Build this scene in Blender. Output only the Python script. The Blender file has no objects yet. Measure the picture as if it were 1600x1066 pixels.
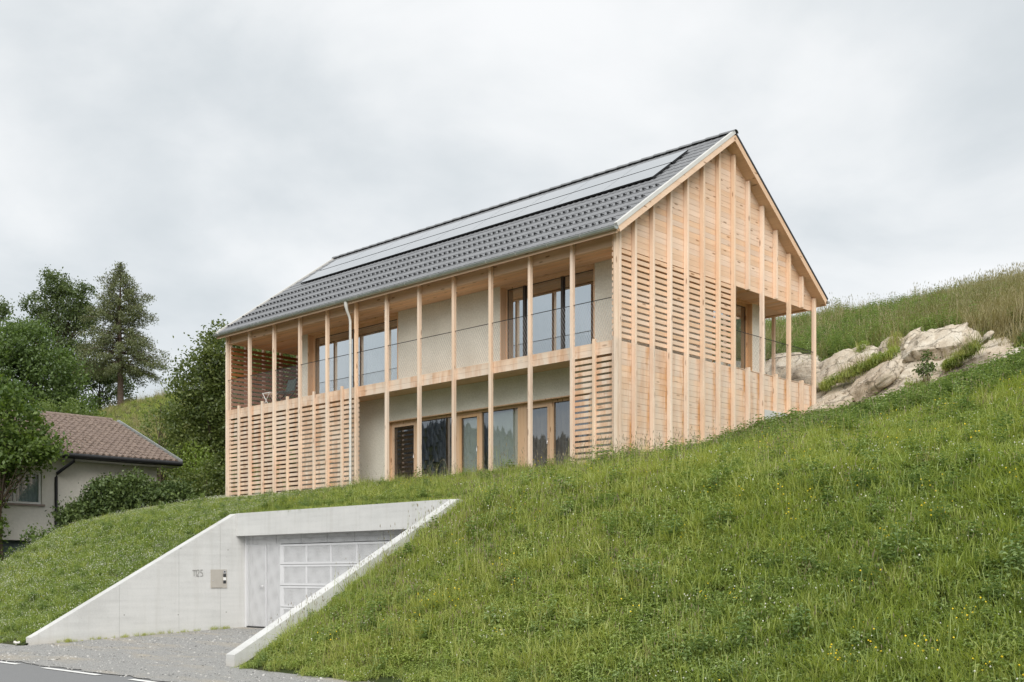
import bpy, math, random
import numpy as np
from mathutils import Vector, Matrix, noise as mnoise

R = random.Random(7)
NR = np.random.default_rng(11)
scn = bpy.context.scene
COL = scn.collection

# ------------------------------------------------------------------ camera, sky, sun, exposure
cam_d = bpy.data.cameras.new('camera')
cam = bpy.data.objects.new('camera', cam_d)
COL.objects.link(cam)
cam.location = (0, 0, 0)
cam.rotation_euler = (math.radians(90), 0, 0)
cam_d.sensor_width = 36.0
cam_d.lens = 39.67
cam_d.shift_y = 0.2275
cam_d.clip_start = 0.1
cam_d.clip_end = 4000
scn.camera = cam

SUN_EL, SUN_AZ = math.radians(40), math.radians(179)     # compass azimuth of the (veiled) sun: behind the camera
world = bpy.data.worlds.new('World')
scn.world = world
world.use_nodes = True
wt = world.node_tree
wt.nodes.clear()


def N(t, kind, **kw):
    n = t.nodes.new(kind)
    for k, v in kw.items():
        if k in n.inputs:
            n.inputs[k].default_value = v
        else:
            setattr(n, k, v)
    return n


def L(t, a, b):
    t.links.new(a, b)


def ramp(t, fac, stops, interp='LINEAR'):
    n = t.nodes.new('ShaderNodeValToRGB')
    n.color_ramp.interpolation = interp
    e = n.color_ramp.elements
    while len(e) < len(stops):
        e.new(0.5)
    for i, (p, c) in enumerate(stops):
        e[i].position = p
        e[i].color = (c, c, c, 1) if isinstance(c, (int, float)) else (*c, 1)
    L(t, fac, n.inputs['Fac'])
    return n.outputs['Color']


def math_(t, op, a, b=None):
    n = t.nodes.new('ShaderNodeMath')
    n.operation = op
    for i, v in enumerate((a, b)):
        if v is None:
            continue
        if isinstance(v, (int, float)):
            n.inputs[i].default_value = v
        else:
            L(t, v, n.inputs[i])
    return n.outputs[0]


def mixc(t, fac, a, b, mode='MIX'):
    n = t.nodes.new('ShaderNodeMix')
    n.data_type = 'RGBA'
    n.blend_type = mode
    for s, v in ((0, fac), (6, a), (7, b)):
        if isinstance(v, (int, float)):
            n.inputs[s].default_value = v
        elif isinstance(v, tuple):
            n.inputs[s].default_value = (*v, 1) if len(v) == 3 else v
        else:
            L(t, v, n.inputs[s])
    return n.outputs[2]


def build_sky():
    t = wt
    out = N(t, 'ShaderNodeOutputWorld')
    bg = N(t, 'ShaderNodeBackground', Strength=0.1)
    sky = t.nodes.new('ShaderNodeTexSky')
    sky.sky_type = 'NISHITA'
    sky.sun_disc = False
    sky.sun_elevation = SUN_EL
    sky.sun_rotation = SUN_AZ
    tc = N(t, 'ShaderNodeTexCoord')
    sep = N(t, 'ShaderNodeSeparateXYZ')
    L(t, tc.outputs['Generated'], sep.inputs[0])
    zz = math_(t, 'ADD', math_(t, 'MAXIMUM', sep.outputs[2], 0.0), 0.32)
    comb = N(t, 'ShaderNodeCombineXYZ')
    L(t, math_(t, 'DIVIDE', sep.outputs[0], zz), comb.inputs[0])
    L(t, math_(t, 'DIVIDE', sep.outputs[1], zz), comb.inputs[1])
    n1 = N(t, 'ShaderNodeTexNoise', Scale=2.3, Detail=7.0, Roughness=0.52, Distortion=0.25)
    n2 = N(t, 'ShaderNodeTexNoise', Scale=1.0, Detail=3.0, Roughness=0.5)
    mp = N(t, 'ShaderNodeMapping')
    mp.inputs['Location'].default_value = (3.1, 1.7, 0)
    L(t, comb.outputs[0], mp.inputs[0])
    L(t, mp.outputs[0], n1.inputs['Vector'])
    L(t, mp.outputs[0], n2.inputs['Vector'])
    f = math_(t, 'ADD', math_(t, 'MULTIPLY', n1.outputs['Fac'], 0.7), math_(t, 'MULTIPLY', n2.outputs['Fac'], 0.3))
    cl = ramp(t, f, [(0.38, (0.65, 0.69, 0.71)), (0.46, (0.755, 0.785, 0.80)), (0.53, (0.84, 0.86, 0.865)), (0.62, (0.95, 0.955, 0.955))], 'B_SPLINE')
    # the cloud sheet is thickest towards the ground and lets more light through overhead, as an overcast sky does
    ov = N(t, 'ShaderNodeMapRange')
    for i, v in enumerate((0.35, 1.0, 4.75, 5.6)):
        ov.inputs[1 + i].default_value = v
    ov.interpolation_type = 'SMOOTHSTEP'
    L(t, sep.outputs[2], ov.inputs[0])
    vs = N(t, 'ShaderNodeVectorMath', operation='SCALE')
    L(t, cl, vs.inputs[0])
    L(t, ov.outputs[0], vs.inputs['Scale'])
    c = mixc(t, 0.95, sky.outputs[0], vs.outputs[0])
    L(t, c, bg.inputs[0])
    L(t, bg.outputs[0], out.inputs[0])


build_sky()
sun_d = bpy.data.lights.new('sun', 'SUN')
sun_d.energy = 1.5
sun_d.angle = math.radians(48)
sun_d.color = (1.0, 0.965, 0.91)
sun = bpy.data.objects.new('sun', sun_d)
COL.objects.link(sun)
sdir = Vector((math.sin(SUN_AZ) * math.cos(SUN_EL), math.cos(SUN_AZ) * math.cos(SUN_EL), math.sin(SUN_EL)))
sun.rotation_euler = sdir.to_track_quat('Z', 'Y').to_euler()
vs_ = scn.view_settings
scn.display_settings.display_device = 'sRGB'
vs_.view_transform = 'Standard'
vs_.look = 'None'
vs_.exposure = 1.13
vs_.gamma = 1.0
vs_.use_curve_mapping = False
cy = scn.cycles
cy.max_bounces = 7
cy.diffuse_bounces = 4
cy.glossy_bounces = 3
cy.transmission_bounces = 4
cy.transparent_max_bounces = 10
cy.caustics_reflective = False
cy.caustics_refractive = False

# ------------------------------------------------------------------ frame of the house: u along the street front, v into the hill
CX, CY = 2.31, 25.0
TH = math.atan2(-0.693, 0.7209)
CU = (math.cos(TH), math.sin(TH))
CV = (-math.sin(TH), math.cos(TH))


def W(u, v, z):
    return (CX + u * CU[0] + v * CV[0], CY + u * CU[1] + v * CV[1], z)


def UV(x, y):
    dx, dy = x - CX, y - CY
    return dx * CU[0] + dy * CU[1], dx * CV[0] + dy * CV[1]


ABS = {}


def tag(o, label=None, cat=None, group=None, kind=None):
    if label: o['label'] = label
    if cat: o['category'] = cat
    if group: o['group'] = group
    if kind: o['kind'] = kind
    return o


def thing(name, label, cat, uvz, group=None):
    o = bpy.data.objects.new(name, None)
    o.empty_display_size = 0.3
    COL.objects.link(o)
    o.location = W(*uvz)
    o.rotation_euler = (0, 0, TH)
    ABS[o] = Vector(uvz)
    return tag(o, label, cat, group)


class MB:
    """collects shapes in absolute u, v, z; build() links them as ONE mesh object"""

    def __init__(s):
        s.v, s.f, s.m, s.sm = [], [], [], []

    def add(s, vs, fs, mi=0, smooth=False):
        o = len(s.v)
        s.v += [tuple(p) for p in vs]
        for f in fs:
            s.f.append([o + i for i in f]); s.m.append(mi); s.sm.append(smooth)
        return s

    def box(s, u0, u1, v0, v1, z0, z1, mi=0):
        vs = [(u0, v0, z0), (u1, v0, z0), (u1, v1, z0), (u0, v1, z0), (u0, v0, z1), (u1, v0, z1), (u1, v1, z1), (u0, v1, z1)]
        return s.add(vs, [(0, 3, 2, 1), (4, 5, 6, 7), (0, 1, 5, 4), (1, 2, 6, 5), (2, 3, 7, 6), (3, 0, 4, 7)], mi)

    def prism(s, poly, axis, a0, a1, mi=0):
        """polygon extruded along an axis; poly gives the other two coordinates in order"""
        n = len(poly)
        def mk(p, a):
            return {'u': (a, p[0], p[1]), 'v': (p[0], a, p[1]), 'z': (p[0], p[1], a)}[axis]
        vs = [mk(p, a0) for p in poly] + [mk(p, a1) for p in poly]
        fs = [tuple(range(n))[::-1], tuple(range(n, 2 * n))] + [(i, (i + 1) % n, n + (i + 1) % n, n + i) for i in range(n)]
        return s.add(vs, fs, mi)

    def tube(s, pts, rads, seg=8, mi=0, caps=True, smooth=True):
        pts = [Vector(p) for p in pts]
        if isinstance(rads, (int, float)):
            rads = [rads] * len(pts)
        vs, fs = [], []
        for i, p in enumerate(pts):
            d = (pts[min(i + 1, len(pts) - 1)] - pts[max(i - 1, 0)]).normalized()
            a = d.cross(Vector((0, 0, 1)) if abs(d.z) < 0.9 else Vector((1, 0, 0))).normalized()
            b = d.cross(a)
            for k in range(seg):
                t = 2 * math.pi * k / seg
                vs.append(p + (a * math.cos(t) + b * math.sin(t)) * rads[i])
        for i in range(len(pts) - 1):
            for k in range(seg):
                k2 = (k + 1) % seg
                fs.append((i * seg + k, i * seg + k2, (i + 1) * seg + k2, (i + 1) * seg + k))
        s.add(vs, fs, mi, smooth)
        if caps:
            n = len(pts)
            s.add(vs[:seg], [tuple(range(seg))], mi)
            s.add(vs[(n - 1) * seg:], [tuple(range(seg))[::-1]], mi)
        return s

    def mesh(s, name, mats, org=(0, 0, 0)):
        me = bpy.data.meshes.new(name)
        o = Vector(org)
        me.from_pydata([tuple(Vector(p) - o) for p in s.v], [], s.f)
        for m in (mats if isinstance(mats, (list, tuple)) else [mats]):
            me.materials.append(m)
        me.polygons.foreach_set('material_index', s.m)
        me.polygons.foreach_set('use_smooth', s.sm)
        me.update()
        return me

    def build(s, name, mats, parent=None, org=None):
        """org: absolute u, v, z of the new object's origin (default: its parent's)"""
        if org is None:
            org = ABS[parent] if parent else Vector((0, 0, 0))
        return link(name, s.mesh(name, mats, org), parent, org)


def link(name, me, parent, org):
    o = bpy.data.objects.new(name, me)
    COL.objects.link(o)
    org = Vector(org)
    ABS[o] = org
    if parent:
        o.parent = parent
        o.location = org - ABS[parent]
    else:
        o.location = W(*org)
        o.rotation_euler = (0, 0, TH)
    return o


_pc = {}


def piece(name, m, parent, u0, u1, v0, v1, z0, z1, ch=0.0):
    """one box-shaped piece (board, slat, post); alike pieces share a mesh"""
    d = (round(u1 - u0, 4), round(v1 - v0, 4), round(z1 - z0, 4), m.name, name, ch)
    c = ((u0 + u1) / 2, (v0 + v1) / 2, (z0 + z1) / 2)
    if d not in _pc:
        a, b, h = (u1 - u0) / 2, (v1 - v0) / 2, (z1 - z0) / 2
        if ch:
            _pc[d] = MB().prism([(-a + ch, -b), (a - ch, -b), (a, -b + ch), (a, b - ch), (a - ch, b), (-a + ch, b), (-a, b - ch), (-a, -b + ch)], 'z', -h, h).mesh(name, m)
        else:
            _pc[d] = MB().box(-a, a, -b, b, -h, h).mesh(name, m)
    return link(name, _pc[d], parent, c)


# ------------------------------------------------------------------ materials
def newmat(name):
    m = bpy.data.materials.new(name)
    m.use_nodes = True
    t = m.node_tree
    t.nodes.clear()
    out = N(t, 'ShaderNodeOutputMaterial')
    b = N(t, 'ShaderNodeBsdfPrincipled')
    L(t, b.outputs[0], out.inputs[0])
    return m, t, b, out


def bump(t, b, h, strength=0.3, dist=0.01):
    n = N(t, 'ShaderNodeBump', Strength=strength, Distance=dist)
    L(t, h, n.inputs['Height'])
    L(t, n.outputs[0], b.inputs['Normal'])


def flat(name, col, rough=0.6, metal=0.0, var=0.08, scale=6.0, spec=0.5):
    m, t, b, _ = newmat(name)
    tc = N(t, 'ShaderNodeTexCoord')
    nz = N(t, 'ShaderNodeTexNoise', Scale=scale, Detail=4.0)
    L(t, tc.outputs['Object'], nz.inputs['Vector'])
    k = ramp(t, nz.outputs['Fac'], [(0.3, 1 - var), (0.7, 1 + var)])
    L(t, mixc(t, 1.0, col, k, 'MULTIPLY'), b.inputs['Base Color'])
    b.inputs['Roughness'].default_value = rough
    b.inputs['Metallic'].default_value = metal
    b.inputs['Specular IOR Level'].default_value = spec
    return m


def wood(name, axis, c1, c2, stain=0.0, rough=0.62, var=0.22, streak=False, weather=0.7):
    m, t, b, _ = newmat(name)
    tc = N(t, 'ShaderNodeTexCoord')
    oi = N(t, 'ShaderNodeObjectInfo')
    sc = N(t, 'ShaderNodeVectorMath', operation='SCALE')
    cb = N(t, 'ShaderNodeCombineXYZ')
    for i, k in enumerate((1.0, 1.7, 2.3)):
        L(t, math_(t, 'MULTIPLY', oi.outputs['Random'], 31.7 * k), cb.inputs[i])
    ad = N(t, 'ShaderNodeVectorMath', operation='ADD')
    L(t, tc.outputs['Object'], ad.inputs[0])
    L(t, cb.outputs[0], ad.inputs[1])
    def mapped(lo, hi):
        mp = N(t, 'ShaderNodeMapping')
        mp.inputs['Scale'].default_value = tuple(lo if 'uvz'[i] == axis else hi for i in range(3))
        L(t, ad.outputs[0], mp.inputs[0])
        return mp.outputs[0]
    g = N(t, 'ShaderNodeTexNoise', Scale=1.0, Detail=5.0, Roughness=0.6, Distortion=0.3)
    L(t, mapped(0.9, 26.0), g.inputs['Vector'])
    g2 = N(t, 'ShaderNodeTexNoise', Scale=1.0, Detail=2.0)
    L(t, mapped(0.5, 4.0), g2.inputs['Vector'])
    f = math_(t, 'ADD', math_(t, 'MULTIPLY', g.outputs['Fac'], 0.6), math_(t, 'MULTIPLY', g2.outputs['Fac'], 0.4))
    col = mixc(t, ramp(t, f, [(0.36, 0.0), (0.62, 1.0)]), c1, c2)
    # knots
    vo = N(t, 'ShaderNodeTexVoronoi', Scale=1.0, Randomness=1.0)
    L(t, mapped(1.7, 6.5), vo.inputs['Vector'])
    kn = ramp(t, vo.outputs['Distance'], [(0.09, 1.0), (0.17, 0.0)])
    col = mixc(t, math_(t, 'MULTIPLY', kn, 0.75), col, (0.22, 0.095, 0.035))
    # every piece its own tone
    hs = N(t, 'ShaderNodeHueSaturation')
    L(t, col, hs.inputs['Color'])
    L(t, math_(t, 'ADD', math_(t, 'MULTIPLY', oi.outputs['Random'], var), 1 - var / 2), hs.inputs['Value'])
    fr = math_(t, 'FRACT', math_(t, 'MULTIPLY', oi.outputs['Random'], 17.3))
    L(t, math_(t, 'ADD', math_(t, 'MULTIPLY', fr, 0.3), 0.85), hs.inputs['Saturation'])
    col = hs.outputs[0]
    if stain:
        ge = N(t, 'ShaderNodeNewGeometry')
        mp = N(t, 'ShaderNodeMapping')
        mp.inputs['Scale'].default_value = (2.6, 2.6, 0.55)
        L(t, ge.outputs['Position'], mp.inputs[0])
        sn = N(t, 'ShaderNodeTexNoise', Scale=1.0, Detail=4.0, Roughness=0.65)
        L(t, mp.outputs[0], sn.inputs['Vector'])
        sp = N(t, 'ShaderNodeSeparateXYZ')
        L(t, ge.outputs['Position'], sp.inputs[0])
        zr = N(t, 'ShaderNodeMapRange')
        for i, v in enumerate((2.0, 9.0, 0.0, 1.0)):
            zr.inputs[1 + i].default_value = v
        L(t, sp.outputs[2], zr.inputs[0])
        zz = ramp(t, zr.outputs[0], [(0.0, 0.75), (0.3, 0.95), (0.455, 1.0), (0.47, 0.25), (1.0, 0.12)])
        sf = math_(t, 'MULTIPLY', math_(t, 'MULTIPLY', ramp(t, sn.outputs['Fac'], [(0.47, 0.0), (0.63, 1.0)]), zz), stain)
        # silvery weathering
        sn2 = N(t, 'ShaderNodeTexNoise', Scale=1.3, Detail=3.0)
        L(t, mp.outputs[0], sn2.inputs['Vector'])
        wf = math_(t, 'MULTIPLY', ramp(t, sn2.outputs['Fac'], [(0.36, 0.25), (0.58, 1.0)]), math_(t, 'MULTIPLY', zz, weather))
        col = mixc(t, wf, col, (0.66, 0.575, 0.485))
        col = mixc(t, sf, col, (0.47, 0.20, 0.06))
        if streak:                     # tannin runs down the boards beside each post
            so = N(t, 'ShaderNodeSeparateXYZ')
            L(t, tc.outputs['Object'], so.inputs[0])
            ph = math_(t, 'FRACT', math_(t, 'DIVIDE', math_(t, 'ADD', so.outputs[1], 11.2025), 0.67769))
            pm = ramp(t, ph, [(0.0, 0.0), (0.70, 0.0), (0.90, 1.0), (0.97, 1.0), (0.99, 0.0)])
            sn3 = N(t, 'ShaderNodeTexNoise', Scale=2.4, Detail=4.0, Roughness=0.7)
            L(t, mp.outputs[0], sn3.inputs['Vector'])
            kf = math_(t, 'MULTIPLY', math_(t, 'MULTIPLY', pm, ramp(t, sn3.outputs['Fac'], [(0.36, 0.0), (0.60, 1.0)])), math_(t, 'MULTIPLY', zz, 0.9))
            col = mixc(t, kf, col, (0.52, 0.255, 0.09))
    L(t, col, b.inputs['Base Color'])
    b.inputs['Roughness'].default_value = rough
    b.inputs['Specular IOR Level'].default_value = 0.25
    bump(t, b, g.outputs['Fac'], 0.25, 0.004)
    return m


WC1, WC2 = (0.83, 0.615, 0.455), (0.73, 0.505, 0.35)
M = {}
M['post'] = wood('larch_post', 'z', (0.87, 0.685, 0.53), (0.76, 0.55, 0.395), stain=0.25, var=0.12)
M['board_v'] = wood('larch_board_gable', 'v', WC1, WC2, stain=0.35, var=0.15, streak=True)
M['slat_u'] = wood('larch_slat_front', 'u', (0.83, 0.625, 0.47), (0.70, 0.49, 0.34), stain=0.55, var=0.16)
M['slat_v'] = wood('larch_slat_gable', 'v', WC1, WC2, stain=0.2, var=0.12)
M['slat_shaded'] = wood('larch_slat_shaded', 'v', (0.36, 0.17, 0.085), (0.23, 0.10, 0.05))  # far screen's larch slats, seen from inside: their shade is put into the colour
M['beam'] = wood('spruce_beam', 'u', (0.74, 0.50, 0.32), (0.61, 0.385, 0.225))
M['soffit'] = wood('spruce_soffit', 'u', (0.74, 0.50, 0.33), (0.64, 0.41, 0.255))
M['frame'] = wood('window_timber', 'z', (0.72, 0.50, 0.325), (0.62, 0.405, 0.245), var=0.08)
M['darkframe'] = flat('bronze_frame', (0.05, 0.042, 0.036), 0.45)
M['zinc'] = flat('zinc', (0.43, 0.46, 0.45), 0.42, 0.55, 0.1, 3.0)
M['zinc_pale'] = flat('pale_zinc', (0.66, 0.65, 0.62), 0.45, 0.15, 0.05, 3.0)
M['black_wire'] = flat('black_wire', (0.025, 0.025, 0.027), 0.5, 0.3)
M['net'] = flat('steel_net', (0.30, 0.30, 0.30), 0.4, 0.6)
M['interior'] = flat('interior_white', (0.80, 0.78, 0.74), 0.8, var=0.04)
M['interior_floor'] = flat('interior_floor', (0.36, 0.29, 0.21), 0.5)
M['dark'] = flat('dark_recess', (0.018, 0.018, 0.02), 0.7)
M['white'] = flat('white_paint', (0.78, 0.78, 0.76), 0.5, var=0.03)
M['hook'] = flat('dark_steel_hook', (0.03, 0.031, 0.034), 0.5, 0.4)


def m_tile():
    m, t, b, _ = newmat('anthracite_tile')
    tc = N(t, 'ShaderNodeTexCoord')
    oi = N(t, 'ShaderNodeObjectInfo')
    nz = N(t, 'ShaderNodeTexNoise', Scale=5.0, Detail=5.0)
    L(t, tc.outputs['Object'], nz.inputs['Vector'])
    c = mixc(t, ramp(t, nz.outputs['Fac'], [(0.3, 0.0), (0.7, 1.0)]), (0.165, 0.17, 0.18), (0.225, 0.23, 0.24))
    c = mixc(t, 0.25, c, mixc(t, oi.outputs['Random'], (0.13, 0.135, 0.14), (0.24, 0.245, 0.255)))
    L(t, c, b.inputs['Base Color'])
    b.inputs['Roughness'].default_value = 0.5
    b.inputs['Specular IOR Level'].default_value = 0.35
    bump(t, b, nz.outputs['Fac'], 0.15, 0.004)
    return m


M['tile'] = m_tile()


def m_concrete():
    m, t, b, _ = newmat('fair_faced_concrete')
    tc = N(t, 'ShaderNodeTexCoord')
    n1 = N(t, 'ShaderNodeTexNoise', Scale=0.9, Detail=6.0, Roughness=0.6)
    mp = N(t, 'ShaderNodeMapping')
    mp.inputs['Scale'].default_value = (1, 1, 0.6)
    L(t, tc.outputs['Object'], mp.inputs[0])
    L(t, mp.outputs[0], n1.inputs['Vector'])
    n2 = N(t, 'ShaderNodeTexNoise', Scale=38.0, Detail=4.0)
    L(t, tc.outputs['Object'], n2.inputs['Vector'])
    mp3 = N(t, 'ShaderNodeMapping')
    mp3.inputs['Scale'].default_value = (0.8, 0.8, 11)
    L(t, tc.outputs['Object'], mp3.inputs[0])
    n3 = N(t, 'ShaderNodeTexNoise', Scale=1.0, Detail=3.0)
    L(t, mp3.outputs[0], n3.inputs['Vector'])
    k = math_(t, 'ADD', math_(t, 'ADD', math_(t, 'MULTIPLY', n1.outputs['Fac'], 0.5), math_(t, 'MULTIPLY', n2.outputs['Fac'], 0.2)), math_(t, 'MULTIPLY', n3.outputs['Fac'], 0.3))
    c = ramp(t, k, [(0.36, (0.50, 0.502, 0.49)), (0.5, (0.575, 0.577, 0.565)), (0.64, (0.63, 0.628, 0.615))])
    vo = N(t, 'ShaderNodeTexVoronoi', Scale=7.0)
    L(t, tc.outputs['Object'], vo.inputs['Vector'])
    c = mixc(t, math_(t, 'MULTIPLY', ramp(t, vo.outputs['Distance'], [(0.03, 1.0), (0.07, 0.0)]), 0.5), c, (0.3, 0.29, 0.27))
    mp4 = N(t, 'ShaderNodeMapping')
    mp4.inputs['Scale'].default_value = (4.5, 4.5, 0.28)
    L(t, tc.outputs['Object'], mp4.inputs[0])
    n4 = N(t, 'ShaderNodeTexNoise', Scale=1.0, Detail=5.0, Roughness=0.65)
    L(t, mp4.outputs[0], n4.inputs['Vector'])
    c = mixc(t, math_(t, 'MULTIPLY', ramp(t, n4.outputs['Fac'], [(0.52, 0.0), (0.74, 1.0)]), 0.42), c, (0.44, 0.43, 0.40))
    # dirt splashed up from the gravel
    ge = N(t, 'ShaderNodeNewGeometry')
    sp = N(t, 'ShaderNodeSeparateXYZ')
    L(t, ge.outputs['Position'], sp.inputs[0])
    zz = math_(t, 'ADD', sp.outputs[2], math_(t, 'MULTIPLY', n1.outputs['Fac'], -0.35))
    d = ramp(t, math_(t, 'ADD', math_(t, 'MULTIPLY', zz, 1.0), 2.0), [(0.28, 1.0), (0.48, 0.0)])
    c = mixc(t, math_(t, 'MULTIPLY', d, 0.45), c, (0.42, 0.38, 0.31))
    L(t, c, b.inputs['Base Color'])
    b.inputs['Roughness'].default_value = 0.8
    b.inputs['Specular IOR Level'].default_value = 0.25
    bump(t, b, n2.outputs['Fac'], 0.12, 0.005)
    return m


M['concrete'] = m_concrete()


def m_plaster(name, c1, c2, scale=22.0, strength=0.8):
    m, t, b, _ = newmat(name)
    tc = N(t, 'ShaderNodeTexCoord')
    n1 = N(t, 'ShaderNodeTexNoise', Scale=scale, Detail=5.0, Roughness=0.7)
    L(t, tc.outputs['Object'], n1.inputs['Vector'])
    n2 = N(t, 'ShaderNodeTexNoise', Scale=1.2, Detail=3.0)
    L(t, tc.outputs['Object'], n2.inputs['Vector'])
    f = math_(t, 'ADD', math_(t, 'MULTIPLY', n1.outputs['Fac'], 0.65), math_(t, 'MULTIPLY', n2.outputs['Fac'], 0.35))
    L(t, ramp(t, f, [(0.38, c1), (0.62, c2)]), b.inputs['Base Color'])
    b.inputs['Roughness'].default_value = 0.9
    b.inputs['Specular IOR Level'].default_value = 0.15
    bump(t, b, n1.outputs['Fac'], strength, 0.012)
    return m


M['plaster'] = m_plaster('rough_lime_plaster', (0.62, 0.595, 0.515), (0.78, 0.755, 0.67))
M['render'] = m_plaster('house_render', (0.68, 0.65, 0.585), (0.76, 0.73, 0.66), 9.0, 0.15)


def m_glass(name, refl=0.5, tint=(0.88, 0.91, 0.90), rcol=(0.86, 0.92, 1.0), edge=0.3):
    m, t, b, out = newmat(name)
    t.nodes.remove(b)
    tr = N(t, 'ShaderNodeBsdfTransparent', Color=(*tint, 1))
    gl = N(t, 'ShaderNodeBsdfGlossy', Color=(*rcol, 1), Roughness=0.012)
    lw = N(t, 'ShaderNodeLayerWeight', Blend=edge)
    fc = math_(t, 'MINIMUM', math_(t, 'ADD', math_(t, 'MULTIPLY', lw.outputs['Fresnel'], 0.8), refl), 0.97)
    ge = N(t, 'ShaderNodeNewGeometry')
    fc = math_(t, 'MULTIPLY', fc, math_(t, 'SUBTRACT', 1.0, ge.outputs['Backfacing']))
    tc = N(t, 'ShaderNodeTexCoord')
    nz = N(t, 'ShaderNodeTexNoise', Scale=0.7, Detail=1.0)
    L(t, tc.outputs['Object'], nz.inputs['Vector'])
    bp = N(t, 'ShaderNodeBump', Strength=0.03, Distance=0.02)
    L(t, nz.outputs['Fac'], bp.inputs['Height'])
    L(t, bp.outputs[0], gl.inputs['Normal'])
    mx = N(t, 'ShaderNodeMixShader')
    L(t, fc, mx.inputs[0])
    L(t, tr.outputs[0], mx.inputs[1])
    L(t, gl.outputs[0], mx.inputs[2])
    L(t, mx.outputs[0], out.inputs[0])
    return m


M['glass'] = m_glass('coated_glass', 0.20)
M['glass_up'] = m_glass('upper_floor_glass', 0.58, rcol=(0.88, 0.95, 1.0))
M['panel'] = None


def m_panel():
    m, t, b, _ = newmat('solar_glass')
    tc = N(t, 'ShaderNodeTexCoord')
    nz = N(t, 'ShaderNodeTexNoise', Scale=1.5)
    L(t, tc.outputs['Object'], nz.inputs['Vector'])
    L(t, ramp(t, nz.outputs['Fac'], [(0.3, (0.03, 0.035, 0.045)), (0.7, (0.04, 0.045, 0.055))]), b.inputs['Base Color'])
    b.inputs['Roughness'].default_value = 0.06
    b.inputs['IOR'].default_value = 3.6
    b.inputs['Specular IOR Level'].default_value = 1.0
    b.inputs['Coat Weight'].default_value = 1.0
    b.inputs['Coat IOR'].default_value = 2.4
    b.inputs['Coat Roughness'].default_value = 0.03
    return m


M['panel'] = m_panel()


def m_perf(name, col, pitch, hole, rot):
    """perforated sheet metal: round holes in a staggered grid, open right through"""
    m, t, b, out = newmat(name)
    tc = N(t, 'ShaderNodeTexCoord')
    mp = N(t, 'ShaderNodeMapping')
    mp.inputs['Rotation'].default_value = (0, math.radians(rot), 0)
    mp.inputs['Scale'].default_value = (math.pi / pitch,) * 3
    L(t, tc.outputs['Object'], mp.inputs[0])
    sp = N(t, 'ShaderNodeSeparateXYZ')
    L(t, mp.outputs[0], sp.inputs[0])
    a = math_(t, 'SINE', math_(t, 'ADD', sp.outputs[0], sp.outputs[2]))
    c = math_(t, 'SINE', math_(t, 'SUBTRACT', sp.outputs[0], sp.outputs[2]))
    h = math_(t, 'GREATER_THAN', math_(t, 'ABSOLUTE', math_(t, 'MULTIPLY', a, c)), hole)
    b.inputs['Base Color'].default_value = (*col, 1)
    b.inputs['Roughness'].default_value = 0.45
    b.inputs['Metallic'].default_value = 0.1
    tr = N(t, 'ShaderNodeBsdfTransparent')
    mx = N(t, 'ShaderNodeMixShader')
    L(t, h, mx.inputs[0])
    L(t, b.outputs[0], mx.inputs[1])
    L(t, tr.outputs[0], mx.inputs[2])
    L(t, mx.outputs[0], out.inputs[0])
    return m


M['perf'] = m_perf('perforated_sheet', (0.86, 0.865, 0.88), 0.034, 0.38, 0)
M['perf_back'] = m_perf('perforated_backing', (0.66, 0.665, 0.68), 0.0364, 0.36, 1.2)
M['door_frame'] = flat('light_grey_metal', (0.68, 0.685, 0.70), 0.5, 0.1, 0.03)
M['galv'] = flat('galvanised_backing', (0.16, 0.16, 0.165), 0.5, 0.2, 0.05)
M['handle'] = flat('brushed_steel', (0.75, 0.75, 0.76), 0.3, 0.9, 0.03)
M['mailbox'] = flat('champagne_metal', (0.50, 0.47, 0.42), 0.45, 0.3, 0.04)
M['glossdark'] = flat('black_plastic', (0.03, 0.032, 0.035), 0.3)
M['numeral'] = flat('grey_numeral', (0.30, 0.295, 0.28), 0.6)


def m_ground(name, c1, c2, c3, s1=0.5, s2=9.0, bstr=0.5, bdist=0.03, rough=0.95):
    m, t, b, _ = newmat(name)
    tc = N(t, 'ShaderNodeTexCoord')
    n1 = N(t, 'ShaderNodeTexNoise', Scale=s1, Detail=6.0, Roughness=0.6)
    n2 = N(t, 'ShaderNodeTexNoise', Scale=s2, Detail=6.0, Roughness=0.7)
    for n in (n1, n2):
        L(t, tc.outputs['Object'], n.inputs['Vector'])
    c = mixc(t, ramp(t, n2.outputs['Fac'], [(0.35, 0.0), (0.65, 1.0)]), c1, c2)
    c = mixc(t, ramp(t, n1.outputs['Fac'], [(0.45, 0.0), (0.65, 1.0)]), c, c3)
    L(t, c, b.inputs['Base Color'])
    b.inputs['Roughness'].default_value = rough
    b.inputs['Specular IOR Level'].default_value = 0.2
    bump(t, b, n2.outputs['Fac'], bstr, bdist)
    return m


M['soil'] = m_ground('meadow_soil', (0.028, 0.042, 0.012), (0.05, 0.065, 0.02), (0.05, 0.05, 0.022))


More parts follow.
